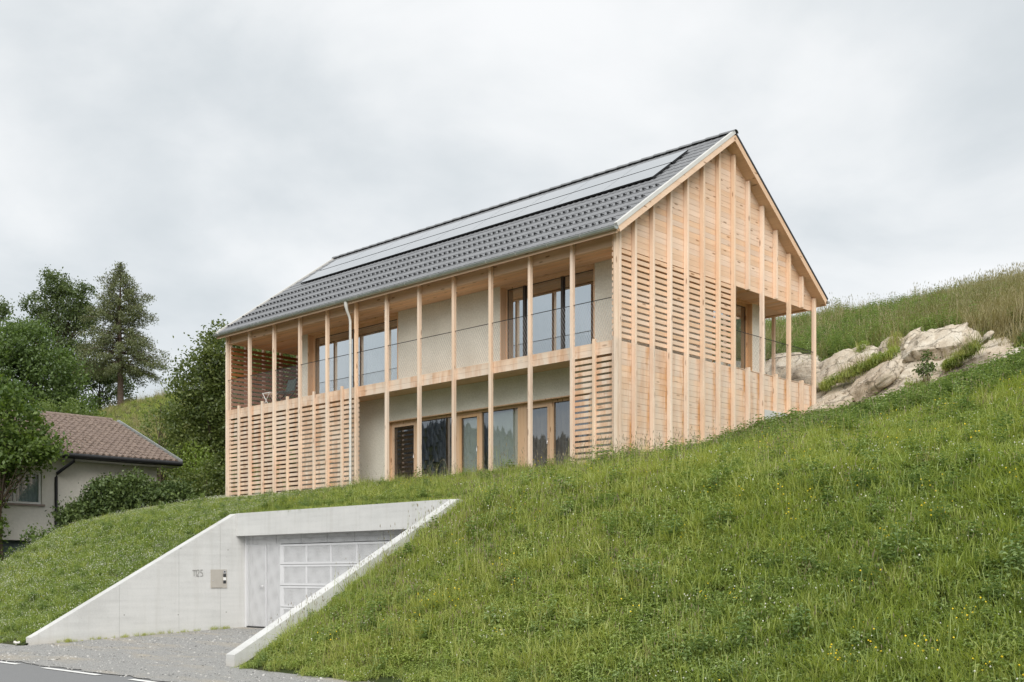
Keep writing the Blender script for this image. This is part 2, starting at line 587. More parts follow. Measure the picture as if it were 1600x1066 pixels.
def m_gravel():
    m, t, b, _ = newmat('gravel')
    tc = N(t, 'ShaderNodeTexCoord')
    vo = N(t, 'ShaderNodeTexVoronoi', Scale=75.0)
    n1 = N(t, 'ShaderNodeTexNoise', Scale=0.7, Detail=6.0, Roughness=0.65)
    n3 = N(t, 'ShaderNodeTexNoise', Scale=60.0, Detail=5.0, Roughness=0.8)
    for n in (vo, n3):
        L(t, tc.outputs['Object'], n.inputs['Vector'])
    mpg = N(t, 'ShaderNodeMapping')
    mpg.inputs['Scale'].default_value = (0.55, 2.2, 1)
    L(t, tc.outputs['Object'], mpg.inputs[0])
    L(t, mpg.outputs[0], n1.inputs['Vector'])
    st = N(t, 'ShaderNodeSeparateColor')
    L(t, vo.outputs['Color'], st.inputs[0])
    c = ramp(t, st.outputs[0], [(0.0, (0.16, 0.16, 0.155)), (0.5, (0.30, 0.298, 0.29)), (1.0, (0.46, 0.455, 0.44))])
    c = mixc(t, 0.4, c, ramp(t, n3.outputs['Fac'], [(0.3, (0.18, 0.178, 0.17)), (0.7, (0.42, 0.415, 0.40))]))
    c = mixc(t, math_(t, 'MULTIPLY', ramp(t, n1.outputs['Fac'], [(0.50, 0.0), (0.70, 1.0)]), 0.7), c, (0.42, 0.365, 0.28))
    L(t, c, b.inputs['Base Color'])
    b.inputs['Roughness'].default_value = 0.95
    b.inputs['Specular IOR Level'].default_value = 0.15
    bump(t, b, vo.outputs['Distance'], 0.6, 0.012)
    return m


M['gravel'] = m_gravel()
M['asphalt'] = m_ground('asphalt', (0.18, 0.182, 0.186), (0.235, 0.237, 0.24), (0.21, 0.212, 0.214), 0.4, 60.0, 0.3, 0.006, 0.85)
M['roadpaint'] = flat('road_paint', (0.74, 0.74, 0.72), 0.7, var=0.1, scale=9.0)


def m_rock():
    m, t, b, _ = newmat('limestone_rock')
    tc = N(t, 'ShaderNodeTexCoord')
    oi = N(t, 'ShaderNodeObjectInfo')
    n1 = N(t, 'ShaderNodeTexNoise', Scale=1.6, Detail=8.0, Roughness=0.62, Distortion=0.5)
    n2 = N(t, 'ShaderNodeTexNoise', Scale=14.0, Detail=6.0, Roughness=0.7)
    for n in (n1, n2):
        L(t, tc.outputs['Object'], n.inputs['Vector'])
    c = ramp(t, n1.outputs['Fac'], [(0.3, (0.36, 0.29, 0.21)), (0.45, (0.52, 0.45, 0.355)), (0.6, (0.64, 0.59, 0.50)), (0.75, (0.74, 0.71, 0.64))])
    c = mixc(t, 0.35, c, ramp(t, n2.outputs['Fac'], [(0.35, (0.28, 0.22, 0.16)), (0.65, (0.70, 0.65, 0.55))]))
    c = mixc(t, math_(t, 'MULTIPLY', oi.outputs['Random'], 0.35), c, (0.42, 0.32, 0.22))
    # hairline cracks
    mp = N(t, 'ShaderNodeMapping')
    mp.inputs['Rotation'].default_value = (0.4, 0.5, 0.2)
    wv = N(t, 'ShaderNodeVectorMath', operation='ADD')
    L(t, tc.outputs['Object'], wv.inputs[0])
    s2 = N(t, 'ShaderNodeVectorMath', operation='SCALE')
    L(t, n1.outputs['Color'], s2.inputs[0])
    s2.inputs['Scale'].default_value = 0.8
    L(t, s2.outputs[0], wv.inputs[1])
    L(t, wv.outputs[0], mp.inputs[0])
    vo = N(t, 'ShaderNodeTexVoronoi', Scale=1.1, feature='DISTANCE_TO_EDGE')
    L(t, mp.outputs[0], vo.inputs['Vector'])
    cr = ramp(t, vo.outputs['Distance'], [(0.0, 1.0), (0.03, 0.0)])
    c = mixc(t, math_(t, 'MULTIPLY', cr, 0.6), c, (0.12, 0.09, 0.06))
    L(t, c, b.inputs['Base Color'])
    b.inputs['Roughness'].default_value = 0.9
    b.inputs['Specular IOR Level'].default_value = 0.2
    hh = math_(t, 'SUBTRACT', math_(t, 'ADD', n2.outputs['Fac'], n1.outputs['Fac']), math_(t, 'MULTIPLY', cr, 0.7))
    bump(t, b, hh, 0.7, 0.05)
    return m


M['rock'] = m_rock()


def m_leaf(name, c1, c2, c3=None, trans=0.42, attr='leaf_tint', inst=False, noise=1.0):
    """leaf: colour differs leaf by leaf (mesh) and plant by plant (instance)"""
    m, t, b, out = newmat(name)
    t.nodes.remove(b)
    at = N(t, 'ShaderNodeAttribute', attribute_name=attr)
    at.attribute_type = 'GEOMETRY'
    c = mixc(t, at.outputs['Fac'], c1, c2)
    if inst:
        ai = N(t, 'ShaderNodeAttribute', attribute_name='plant_tint')
        ai.attribute_type = 'INSTANCER'
        c = mixc(t, ai.outputs['Fac'], c, c3)
    df = N(t, 'ShaderNodeBsdfDiffuse')
    tl = N(t, 'ShaderNodeBsdfTranslucent')
    gl = N(t, 'ShaderNodeBsdfGlossy', Roughness=0.5, Color=(0.8, 0.85, 0.8, 1))
    L(t, c, df.inputs[0])
    ct = mixc(t, 1.0, c, (1.25, 1.3, 0.7), 'MULTIPLY')
    L(t, ct, tl.inputs[0])
    mx = N(t, 'ShaderNodeMixShader', Fac=trans)
    L(t, df.outputs[0], mx.inputs[1])
    L(t, tl.outputs[0], mx.inputs[2])
    mg = N(t, 'ShaderNodeMixShader', Fac=0.035)
    L(t, mx.outputs[0], mg.inputs[1])
    L(t, gl.outputs[0], mg.inputs[2])
    L(t, mg.outputs[0], out.inputs[0])
    return m


M['bark'] = m_ground('bark', (0.07, 0.05, 0.035), (0.13, 0.10, 0.075), (0.10, 0.08, 0.06), 2.0, 16.0, 0.6, 0.03)
M['bark_larch'] = m_ground('larch_bark', (0.085, 0.06, 0.048), (0.15, 0.11, 0.085), (0.12, 0.085, 0.065), 2.0, 9.0, 0.6, 0.03)

# ------------------------------------------------------------------ terrain
PV = [(-9.3, -1.56), (-9.05, -1.48), (-8.0, -0.93), (-4, 1.46), (-2, 1.98), (0, 2.35), (2.4, 2.66), (4.8, 3.25), (7, 3.72), (8.2, 3.95), (9.2, 4.5), (11.8, 6.55), (14, 7.3), (20, 9.2), (30, 12.2), (40, 14.0), (60, 15.5), (120, 17)]
PL = [(-9.3, -1.6), (3, -1.0), (8, 1.5), (14, 5.0), (20, 9), (33, 16.2), (45, 18.2), (60, 19), (120, 22)]
pv_x, pv_z = np.array(PV).T
pl_x, pl_z = np.array(PL).T


def sstep(a, b, x):
    t = np.clip((x - a) / (b - a), 0, 1)
    return t * t * (3 - 2 * t)


def vnoise(u, v, s, seed):
    r = np.random.default_rng(seed)
    o = 0
    for k in range(7):
        a = r.uniform(0, 6.28)
        f = s * r.uniform(0.6, 1.7)
        o = o + np.sin((u * math.cos(a) + v * math.sin(a)) * f + r.uniform(0, 6.28))
    return o / 7


def terrain(u, v):
    u = np.asarray(u, float)
    v = np.asarray(v, float)
    right = np.interp(v, pv_x, pv_z)
    bumpu = np.minimum(0.021 * np.clip(u, 0, 14) ** 2, 0.175 * np.clip(u, 0, 14)) * sstep(-3, 6, v) * (1 - 0.55 * sstep(9, 14, v))
    right = right + bumpu
    far = np.interp(v, pl_x, pl_z)
    k = sstep(-21.0, -18.2, u + 0.35 * np.clip(v, 0, 4))
    kk = np.where(v > 8, sstep(-45, -18, u), k)
    bl = sstep(6, 10, v)
    w = k * (1 - bl) + kk * bl
    z = far * (1 - w) + right * w
    z = z + 0.06 * vnoise(u, v, 0.9, 3) * sstep(-8.8, -6, v) + 0.5 * vnoise(u, v, 0.16, 4) * sstep(16, 26, v)
    z = z - 0.35 * sstep(-4, -2, u) * sstep(8.5, 6.5, u) * sstep(8.2, 9.0, v) * sstep(12.6, 11.6, v)
    # excavated flat under the house (inside its walls)
    inside = (u > -15.6) & (u < -0.22) & (v > 0.35) & (v < 8.7)
    z = np.where(inside, np.minimum(z, 2.2), z)
    # lawn kept a hand below the right cheek wall's top
    near = sstep(0.2, -0.83, u) * (u > -1.2) * sstep(-3.6, -4.3, v)
    z = z - 0.05 * near
    return z


def make_terrain():
    us = np.unique(np.round(np.concatenate([np.arange(-170, -40, 4), np.arange(-40, -24, 1.0), np.arange(-24, 16, 0.3), np.arange(16, 60, 3), [-9.07, -0.95, -15.55, -15.65, -0.2, -0.24, 0.0]]), 3))
    vs = np.unique(np.round(np.concatenate([np.arange(-9.3, 16, 0.3), np.arange(16, 60, 1.5), np.arange(60, 121, 6), [-9.3, -3.9, 0.33, 0.37, 8.68, 8.72]]), 3))
    U, V = np.meshgrid(us, vs)
    Z = terrain(U, V)
    nu, nv = len(us), len(vs)
    P = np.stack([U, V, Z], -1).reshape(-1, 3)
    f = []
    for j in range(nv - 1):
        for i in range(nu - 1):
            uc, vc = (us[i] + us[i + 1]) / 2, (vs[j] + vs[j + 1]) / 2
            if -9.07 < uc < -0.95 and vc < -3.9:
                continue
            a = j * nu + i
            f.append((a, a + 1, a + nu + 1, a + nu))
    me = bpy.data.meshes.new('hillside')
    me.from_pydata(P.tolist(), [], f)
    me.polygons.foreach_set('use_smooth', [True] * len(f))
    me.materials.append(M['soil'])
    o = link('hillside', me, None, (0, 0, 0))
    return tag(o, 'steep meadow hillside around and behind the house', None, None, 'structure')


make_terrain()
g = MB()
g.add([(-1500, -1500, -1.86), (1500, -1500, -1.86), (1500, 1500, -1.86), (-1500, 1500, -1.86)], [(0, 1, 2, 3)])
tag(g.build('ground', M['soil']), 'valley floor', None, None, 'structure')
# road, gravel verge and drive (the drive rises to the garage)
rd = MB()
rd.add([(-150, -18.2, -1.70), (150, -18.2, -1.70), (150, -10.4, -1.66), (-150, -10.4, -1.66)], [(0, 1, 2, 3)])
road = tag(rd.build('road', M['asphalt']), 'grey asphalt road in front of the gravel drive', None, None, 'structure')
for k in range(-12, 14):
    u0 = -0.95 + 3.17 * k
    vv = -10.93
    mk = MB().add([(u0, vv - 0.12, -1.653), (u0 + 2.1, vv - 0.12, -1.653), (u0 + 2.1, vv, -1.652), (u0, vv, -1.652)], [(0, 1, 2, 3)])
    if -6 < k < 5:
        mk.build('road_marking', M['roadpaint'], road)


def make_gravel():
    us = np.concatenate([np.arange(-60, -12, 2.0), np.arange(-12, 6, 0.25), np.arange(6, 60, 2.0)])
    vs = np.append(np.arange(-10.8, -8.95, 0.2), -8.84)
    U, V = np.meshgrid(us, vs)
    edge = 0.05 * np.sin(U * 3.1) + 0.04 * np.sin(U * 7.7 + 1) + 0.03 * np.sin(U * 15)
    V2 = V + edge * (V < -10.75)
    Z = -1.648 + (V + 10.8) * 0.058 + 0.012 * vnoise(U, V, 4, 9) * (V > -10.5)
    P = np.stack([U, V2, Z], -1).reshape(-1, 3).tolist()
    nu = len(us)
    f = [(j * nu + i, j * nu + i + 1, (j + 1) * nu + i + 1, (j + 1) * nu + i) for j in range(len(vs) - 1) for i in range(nu - 1)]
    me = bpy.data.meshes.new('gravel_verge')
    me.from_pydata(P, [], f)
    me.materials.append(M['gravel'])
    tag(link('gravel_verge', me, None, (0, 0, 0)), 'strip of gravel along the road edge', None, None, 'structure')
    us = np.arange(-8.95, -1.05, 0.3)
    us = np.append(us, -1.04)
    vs = np.arange(-8.9, -3.3, 0.3)
    U, V = np.meshgrid(us, vs)
    Z = -1.538 + (V + 8.9) * 0.039 + 0.012 * vnoise(U, V, 4, 9)
    P = np.stack([U, V, Z], -1).reshape(-1, 3).tolist()
    nu = len(us)
    f = [(j * nu + i, j * nu + i + 1, (j + 1) * nu + i + 1, (j + 1) * nu + i) for j in range(len(vs) - 1) for i in range(nu - 1)]
    me = bpy.data.meshes.new('gravel_drive')
    me.from_pydata(P, [], f)
    me.materials.append(M['gravel'])
    tag(link('gravel_drive', me, None, (0, 0, 0)), 'gravel drive leading up to the garage', None, None, 'structure')


make_gravel()

# ------------------------------------------------------------------ garage portal
GA = thing('garage_portal', 'white concrete garage entrance set into the grass bank with two sloping cheek walls', 'garage', (-4.9, -4.0, -1.4))


def cheek(u0, u1, vend, z_end):
    m = MB()
    # side profile in v, z
    prof = [(-3.45, -1.75), (-3.45, 1.40), (-4.02, 1.51), (vend + 0.12, z_end), (vend, z_end - 0.06), (vend, -1.85)]
    m.prism(prof, 'u', u0, u1)
    return m


wl = cheek(-9.2, -8.94, -9.16, -1.33).build('wall', M['concrete'], GA)
wr = cheek(-1.08, -0.82, -9.2, -1.30).build('wall', M['concrete'], GA)
lin_u = [-8.937, -6.735, -4.005, -1.083]
for a, b_ in zip(lin_u[:-1], lin_u[1:]):
    MB().box(a + 0.0015, b_ - 0.0015, -4.02, -3.55, 0.95, 1.517).build('lintel_panel', M['concrete'], GA, ((a + b_) / 2, -4, 1.2))
MB().box(-8.937, -1.083, -4.0, -3.56, 0.96, 1.50).build('lintel_core', M['dark'], GA)
for vv, zz in ((-5.55, 0.62), (-7.0, -0.95), (-5.62, -0.98), (-4.25, 0.6), (-4.3, -0.95), (-7.05, 0.02)):
    m = MB()
    m.tube([(-8.941, vv, zz), (-8.937, vv, zz)], 0.016, 10)
    m.build('tie_hole', M['numeral'], wl, (-8.94, vv, zz))
for vv, z0, z1 in ((-7.12, -1.5, -0.25), (-4.47, -1.4, 1.2), (-5.6, -1.42, 0.6)):
    MB().box(-8.9405, -8.938, vv - 0.002, vv + 0.002, z0, z1).build('joint', M['numeral'], wl)
# front of the garage: perforated metal in front of a second perforated sheet
DV = -3.75
fr = MB()
fr.box(-8.937, -8.86, DV - 0.02, DV + 0.05, -1.36, 0.95)
gfront = fr.build('front_frame', M['door_frame'], GA)
MB().box(-8.857, -1.083, DV + 0.005, DV + 0.007, 0.86, 0.948).build('top_strip', M['perf'], GA, (-5, DV, 0.9))
MB().box(-8.857, -7.99, DV + 0.005, DV + 0.007, 0.725, 0.855).build('top_strip', M['perf'], GA, (-8.4, DV, 0.8))
MB().box(-7.398, -1.083, DV + 0.005, DV + 0.007, 0.735, 0.855).build('top_strip', M['perf'], GA, (-4, DV, 0.8))
MB().box(-7.985, -7.40, DV + 0.005, DV + 0.007, -1.36, 0.855).build('fixed_panel', M['perf'], GA, (-7.7, DV, -0.3))
for u in np.arange(-8.6, -1.0, 1.02):
    MB().box(u - 0.002, u + 0.002, DV, DV + 0.004, 0.735, 0.948).build('strip_joint', M['galv'], GA)
MB().box(-8.857, -1.083, DV + 0.075, DV + 0.08, -1.36, 0.948).build('backing_sheet', M['perf_back'], GA, (-4.9, DV, -0.3))
MB().box(-8.90, -1.10, DV + 0.16, DV + 0.19, -1.38, 0.95).build('insulation_board', M['galv'], GA)
# pedestrian door
door = MB().box(-8.82, -8.02, DV - 0.012, DV - 0.010, -1.30, 0.70).build('door', M['perf'], GA, (-8.4, DV, -0.3))
MB().box(-8.850, -8.825, DV - 0.02, DV + 0.0, -1.36, 0.72).box(-8.015, -7.99, DV - 0.02, DV, -1.36, 0.72).box(-8.825, -8.015, DV - 0.02, DV, 0.703, 0.72).build('door_surround', M['door_frame'], GA)
MB().box(-8.84, -7.99, DV - 0.03, DV - 0.022, -1.365, -1.31).build('threshold', M['dark'], GA)
h = MB()
h.tube([(-8.09, DV - 0.012, -0.30), (-8.09, DV - 0.07, -0.30), (-8.21, DV - 0.07, -0.30)], 0.013, 8)
h.box(-8.105, -8.075, DV - 0.02, DV - 0.012, -0.43, -0.26)
h.build('handle', M['handle'], door)
# sectional door: 4 rows of perforated panes in light frames
gd = thing  # (keeps the name short below)
rows = [0.72, 0.23, -0.28, -0.80, -1.33]
cols = [-7.39, -6.32, -5.37, -4.42, -3.47, -2.52, -1.57, -1.09]
gdm = MB()
for i in range(4):
    z1, z0 = rows[i] - 0.006, rows[i + 1] + 0.006
    gdm.box(cols[0], cols[-1], DV - 0.03, DV - 0.005, z1 - 0.05, z1)
    gdm.box(cols[0], cols[-1], DV - 0.03, DV - 0.005, z0, z0 + 0.05)
    for c0 in cols:
        w0, w1 = (c0, c0 + 0.15) if c0 == cols[0] else ((c0 - 0.15, c0) if c0 == cols[-1] else (c0 - 0.022, c0 + 0.022))
        gdm.box(w0, w1, DV - 0.03, DV - 0.005, z0 + 0.051, z1 - 0.051)
gdo = gdm.build('garage_door', M['door_frame'], GA)
for i in range(4):
    z1, z0 = rows[i] - 0.057, rows[i + 1] + 0.057
    for a, b_ in zip(cols[:-1], cols[1:]):
        u0 = a + (0.15 if a == cols[0] else 0.022)
        u1 = b_ - (0.15 if b_ == cols[-1] else 0.022)
        MB().box(u0, u1, DV - 0.02, DV - 0.018, z0, z1).build('pane', M['perf'], gdo, ((u0 + u1) / 2, DV, (z0 + z1) / 2))
MB().box(cols[0] - 0.006, cols[0] - 0.001, DV - 0.003, DV + 0.002, -1.36, 0.73).box(cols[0], cols[-1], DV - 0.003, DV + 0.002, 0.721, 0.73).build('door_gap', M['dark'], GA)
for zz in rows[1:4]:
    MB().box(cols[0], cols[-1], DV - 0.02, DV - 0.008, zz - 0.005, zz + 0.005).build('row_joint', M['dark'], GA)

# letter box with intercom and the house number on the left cheek wall
LB = thing('letter_box', 'champagne metal letter box with intercom recessed in the concrete wall beside the garage', 'letter box', (-8.94, -4.52, -0.35))
lbp = MB().box(-8.945, -8.925, -4.74, -4.29, -0.35, 0.11).build('front_panel', M['mailbox'], LB)
MB().box(-8.925, -8.915, -4.72, -4.43, -0.33, 0.09).build('flap', M['mailbox'], lbp)
MB().tube([(-8.915, -4.69, -0.16), (-8.905, -4.69, -0.16)], 0.014, 10).build('lock', M['handle'], lbp)
for z, mm, nm in ((0.05, 'handle', 'camera_eye'), (-0.035, 'glossdark', 'speaker'), (-0.12, 'white', 'name_plate'), (-0.20, 'glossdark', 'bell_button')):
    MB().box(-8.925, -8.914, -4.395, -4.32, z - 0.036, z + 0.036).build(nm, M[mm], LB)
MB().box(-8.914, -8.908, -4.375, -4.34, 0.035, 0.07).build('lens', M['glossdark'], LB)
HN = thing('house_number', 'thin grey number 1125 mounted on the concrete wall left of the letter box', 'house number', (-8.94, -5.08, -0.05))
digits = {'1': [[(-.15, .86), (.35, 1), (.35, 0)]], 'I': [[(.3, 1), (.3, 0)]],
          '2': [[(0, .85), (.12, 1), (.6, 1), (.7, .85), (.7, .68), (0, 0), (.72, 0)]],
          '5': [[(.7, 1), (.08, 1), (.08, .56), (.55, .56), (.72, .42), (.72, .12), (.58, 0), (0, 0)]]}
for ch, off in (('1', 0.0), ('1', 0.055), ('2', 0.105), ('5', 0.20)):
    m = MB()
    for st in digits[ch]:
        pts = [(-8.932, -5.225 + off + x * 0.085, -0.05 + y * 0.15) for x, y in st]
        for p, q in zip(pts[:-1], pts[1:]):
            m.tube([p, q], 0.008, 6)
    m.build('digit', M['numeral'], HN)
ws = MB()

# ------------------------------------------------------------------ the timber house
LU = 15.9
HOUSE = thing('timber_house', 'timber house with a gabled grey tiled roof, slender larch posts and slatted screens', 'house', (-8, 4.45, 2.2))
K = 3.33 / 4.67
ROOF_T = 0.165


def roof_z(v):
    return 7.66 + K * ((v + 0.2) if v < 4.47 else (9.14 - v))


def under(v):
    return roof_z(v) - ROOF_T


UF = [-LU * k / 12 for k in range(13)]
UF[0] = -0.045
UF[12] = -LU + 0.045
# front posts
for i, u in enumerate(UF):
    piece('post', M['post'], HOUSE, u - 0.04, u + 0.04, 0.0, 0.10, 2.0, under(0.0) - 0.01, 0.006)
for a, b_ in [(UF[0], UF[1])] + [(UF[i], UF[i + 1]) for i in range(7, 12)]:
    c = (a + b_) / 2
    piece('post', M['post'], HOUSE, c - 0.04, c + 0.04, 0.03, 0.10, 2.0, 5.31, 0.006)
# rear posts
for u in UF:
    piece('post', M['post'], HOUSE, u - 0.04, u + 0.04, 8.80, 8.90, 4.0, under(8.9) - 0.01, 0.006)
# fascia boards in front of the upper floor, eave beams
for z0 in (4.94, 5.087):
    piece('fascia_board', M['slat_u'], HOUSE, -LU + 0.02, -0.15, 0.102, 0.135, z0, z0 + 0.143)
    piece('fascia_board', M['slat_u'], HOUSE, -LU + 0.02, -0.15, 8.765, 8.798, z0, z0 + 0.143)
MB().box(-LU, -0.15, 0.102, 0.22, 7.33, 7.60).build('eave_beam', M['beam'], HOUSE, (-8, 0.16, 7.46))
MB().box(-LU, -0.15, 8.68, 8.798, 7.33, 7.60).build('eave_beam', M['beam'], HOUSE, (-8, 8.7, 7.46))
# slatted screens of the street front
z = 2.25
while z < 4.88:
    piece('slat', M['slat_u'], HOUSE, -LU + 0.02, UF[7] + 0.04, 0.102, 0.127, z, z + 0.086)
    piece('slat', M['slat_u'], HOUSE, UF[1] - 0.04, -0.15, 0.102, 0.127, z, z + 0.086)
    z += 0.134
# right gable
VG = [0.045 + (8.9 - 0.09) * k / 13 for k in range(14)]
BU0, BU1 = -0.147, -0.117


def gable(side):
    """side 1: the gable towards the camera (boards, slats, loggia); side -1: the far one (slatted screen)"""
    def ux(a, b):
        return (a, b) if side > 0 else (-LU - b, -LU - a)
    for k, v in enumerate(VG):
        u0, u1 = ux(-0.115, 0.0)
        top = min(under(v - 0.04), under(v + 0.04)) - 0.004
        if side > 0 and k in (8, 10, 12):
            piece('post', M['post'], HOUSE, u0, u1, v - 0.0375, v + 0.0375, 7.30, top, 0.006)
            piece('post', M['post'], HOUSE, u0, u1, v - 0.0375, v + 0.0375, 3.0, 5.30, 0.006)
        elif k == 0:
            piece('post', M['post'], HOUSE, u0 - 0.0, u1, v + 0.07, v + 0.15, 2.0, under(v + 0.07) - 0.004, 0.006)
        else:
            piece('post', M['post'], HOUSE, u0, u1, v - 0.0375, v + 0.0375, 2.1, top, 0.006)
    u0, u1 = ux(BU0, BU1)
    # boards in the gable triangle
    z, h = 7.325, 0.135
    while z < 10.70:
        za, zb = z, z + h - 0.005
        va = max(0.03, -0.2 + (za + ROOF_T - 7.66) / K + 0.01)
        vb = max(0.03, -0.2 + (zb + ROOF_T - 7.66) / K + 0.01)
        if vb > 4.43:
            break
        c = (za + zb) / 2
        uc = (u0 + u1) / 2
        m = MB().prism([(va, za), (8.94 - va, za), (8.94 - vb, zb), (vb, zb)], 'u', u0 + (0.003 * R.random()), u1 - 0.004 * R.random())
        m.build('board', M['board_v'], HOUSE, (uc, 4.47, c))
        z += h
    if side > 0:
        z = 5.31
        while z < 7.28:
            piece('slat', M['slat_v'], HOUSE, u0, u1, 0.03, VG[7] + 0.04, z, z + 0.088)
            z += 0.136
        z = 5.24 - 0.135 + 0.0
        while z > 2.0:
            v0 = 0.03
            j = 0.004 * R.random()
            piece('board', M['board_v'], HOUSE, u0, u1 - round(j, 3), v0, 8.9, z, z + 0.130)
            z -= 0.135
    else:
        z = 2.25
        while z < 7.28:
            piece('slat', M['slat_shaded'], HOUSE, u0, u1, 0.14, 8.76, z, z + 0.088)
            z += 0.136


gable(1)
gable(-1)
# parapet cap of the loggia
MB().box(-0.15, -0.112, VG[7] + 0.05, 8.9, 5.245, 5.262).build('parapet_cap', M['board_v'], HOUSE, (-0.1, 6.9, 5.25))
# rock-level plinth under the rear part of the gable
MB().box(-0.35, -0.005, 6.2, 7.9, 3.4, 4.30).build('plinth', M['concrete'], HOUSE)

# core: plastered walls set back behind the verandahs
CU0, CU1, CV0, CV1 = -13.2, -0.9, 1.0, 7.7
ZF, ZM, ZS = 2.3, 5.2, 7.36


def wall_front(parts):
    for (a, b_, z0, z1) in parts:
        MB().box(a, b_, CV0, CV0 + 0.28, z0, z1).build('plaster_wall', M['plaster'], HOUSE)


# ground-floor opening u -9.1..-1.6 z 2.3..4.32 ; upper openings -12.85..-8.6 and -4.58..-1.45, z 5.2..7.27
wall_front([(CU0, -9.1, 2.0, 5.0), (-9.1, -1.6, 4.32, 5.0), (-1.6, CU1, 2.0, 5.0),
            (CU0, -12.85, 5.0, 7.36), (-8.6, -4.58, 5.0, 7.36), (-1.45, CU1, 5.0, 7.36),
            (-12.85, -8.6, 5.0, 5.19), (-4.58, -1.45, 5.0, 5.19)])
rw = [(CV0 + 0.282, 5.1, 2.0, 7.36), (7.02, CV1, 2.0, 7.36), (5.1, 7.02, 2.0, 5.19)]
for a, b_, z0, z1 in rw:
    MB().box(CU1 - 0.28, CU1, a, b_, z0, z1).build('plaster_wall', M['plaster'], HOUSE)
MB().box(CU0, CU0 + 0.28, CV0 + 0.282, CV1, 2.0, 7.36).build('plaster_wall', M['plaster'], HOUSE)
MB().box(CU0 + 0.282, CU1 - 0.282, CV1 - 0.28, CV1, 2.0, 7.36).build('plaster_wall', M['plaster'], HOUSE)
MB().box(CU0 + 0.29, CU1 - 0.29, CV0 + 0.29, CV1 - 0.29, 4.93, 5.18).build('upper_floor', M['interior_floor'], HOUSE)
MB().box(CU0 + 0.29, CU1 - 0.29, CV0 + 0.29, CV1 - 0.29, 2.1, 2.28).build('ground_floor', M['interior_floor'], HOUSE)
MB().box(CU0 + 0.29, -7.2, 4.3, 4.4, 2.29, 4.92).box(-5.6, CU1 - 0.29, 4.6, 4.7, 2.29, 4.92).box(-7.4, -7.3, 2.6, 4.3, 2.29, 4.92).build('partition', M['interior'], HOUSE)
MB().box(CU0 + 0.29, CU1 - 0.29, 4.6, 4.7, 5.19, 8.4).build('partition', M['interior'], HOUSE)
# verandah decks
dk = MB()
dk.box(-LU + 0.14, -0.15, 0.14, CV0 - 0.002, 5.0, 5.19)
dk.box(-LU + 0.14, CU0 - 0.002, CV0 + 0.0, 8.75, 5.0, 5.19)
dk.box(CU1 + 0.002, -0.15, CV0, 8.75, 5.0, 5.19)
dk.box(CU0, CU1, CV1 + 0.002, 8.75, 5.0, 5.19)
dk.build('balcony_deck', M['soffit'], HOUSE, (-8, 4, 5.1))
# soffit boards under the roof, running along the front
nv = 0
v = 0.225
while v < CV0 - 0.01:
    w = min(0.137, CV0 - v - 0.003)
    piece('soffit_board', M['soffit'], HOUSE, -LU + 0.125, -0.15, v, v + w - 0.004, 7.36, 7.385)
    v += 0.14
v = CV0
while v < 8.66:
    w = min(0.137, 8.675 - v)
    piece('soffit_board', M['soffit'], HOUSE, -LU + 0.125, CU0 - 0.001, v, v + w - 0.004, 7.36, 7.385)
    piece('soffit_board', M['soffit'], HOUSE, CU1 - 0.0, -0.15, v, v + w - 0.004, 7.36, 7.385)
    v += 0.14
MB().box(-LU + 0.125, -0.15, 0.22, CV0, 7.39, 7.41).box(-LU + 0.125, CU0, CV0, 8.67, 7.39, 7.41).box(CU1, -0.15, CV0, 8.67, 7.39, 7.41).box(CU0, CU1, CV1, 8.67, 7.36, 7.41).build('ceiling_panel', M['soffit'], HOUSE)
for u, v in ((-8.7, 0.62), (-5.85, 0.62)):
    MB().tube([(u, v, 7.345), (u, v, 7.359)], 0.05, 14).build('downlight', M['glossdark'], HOUSE)


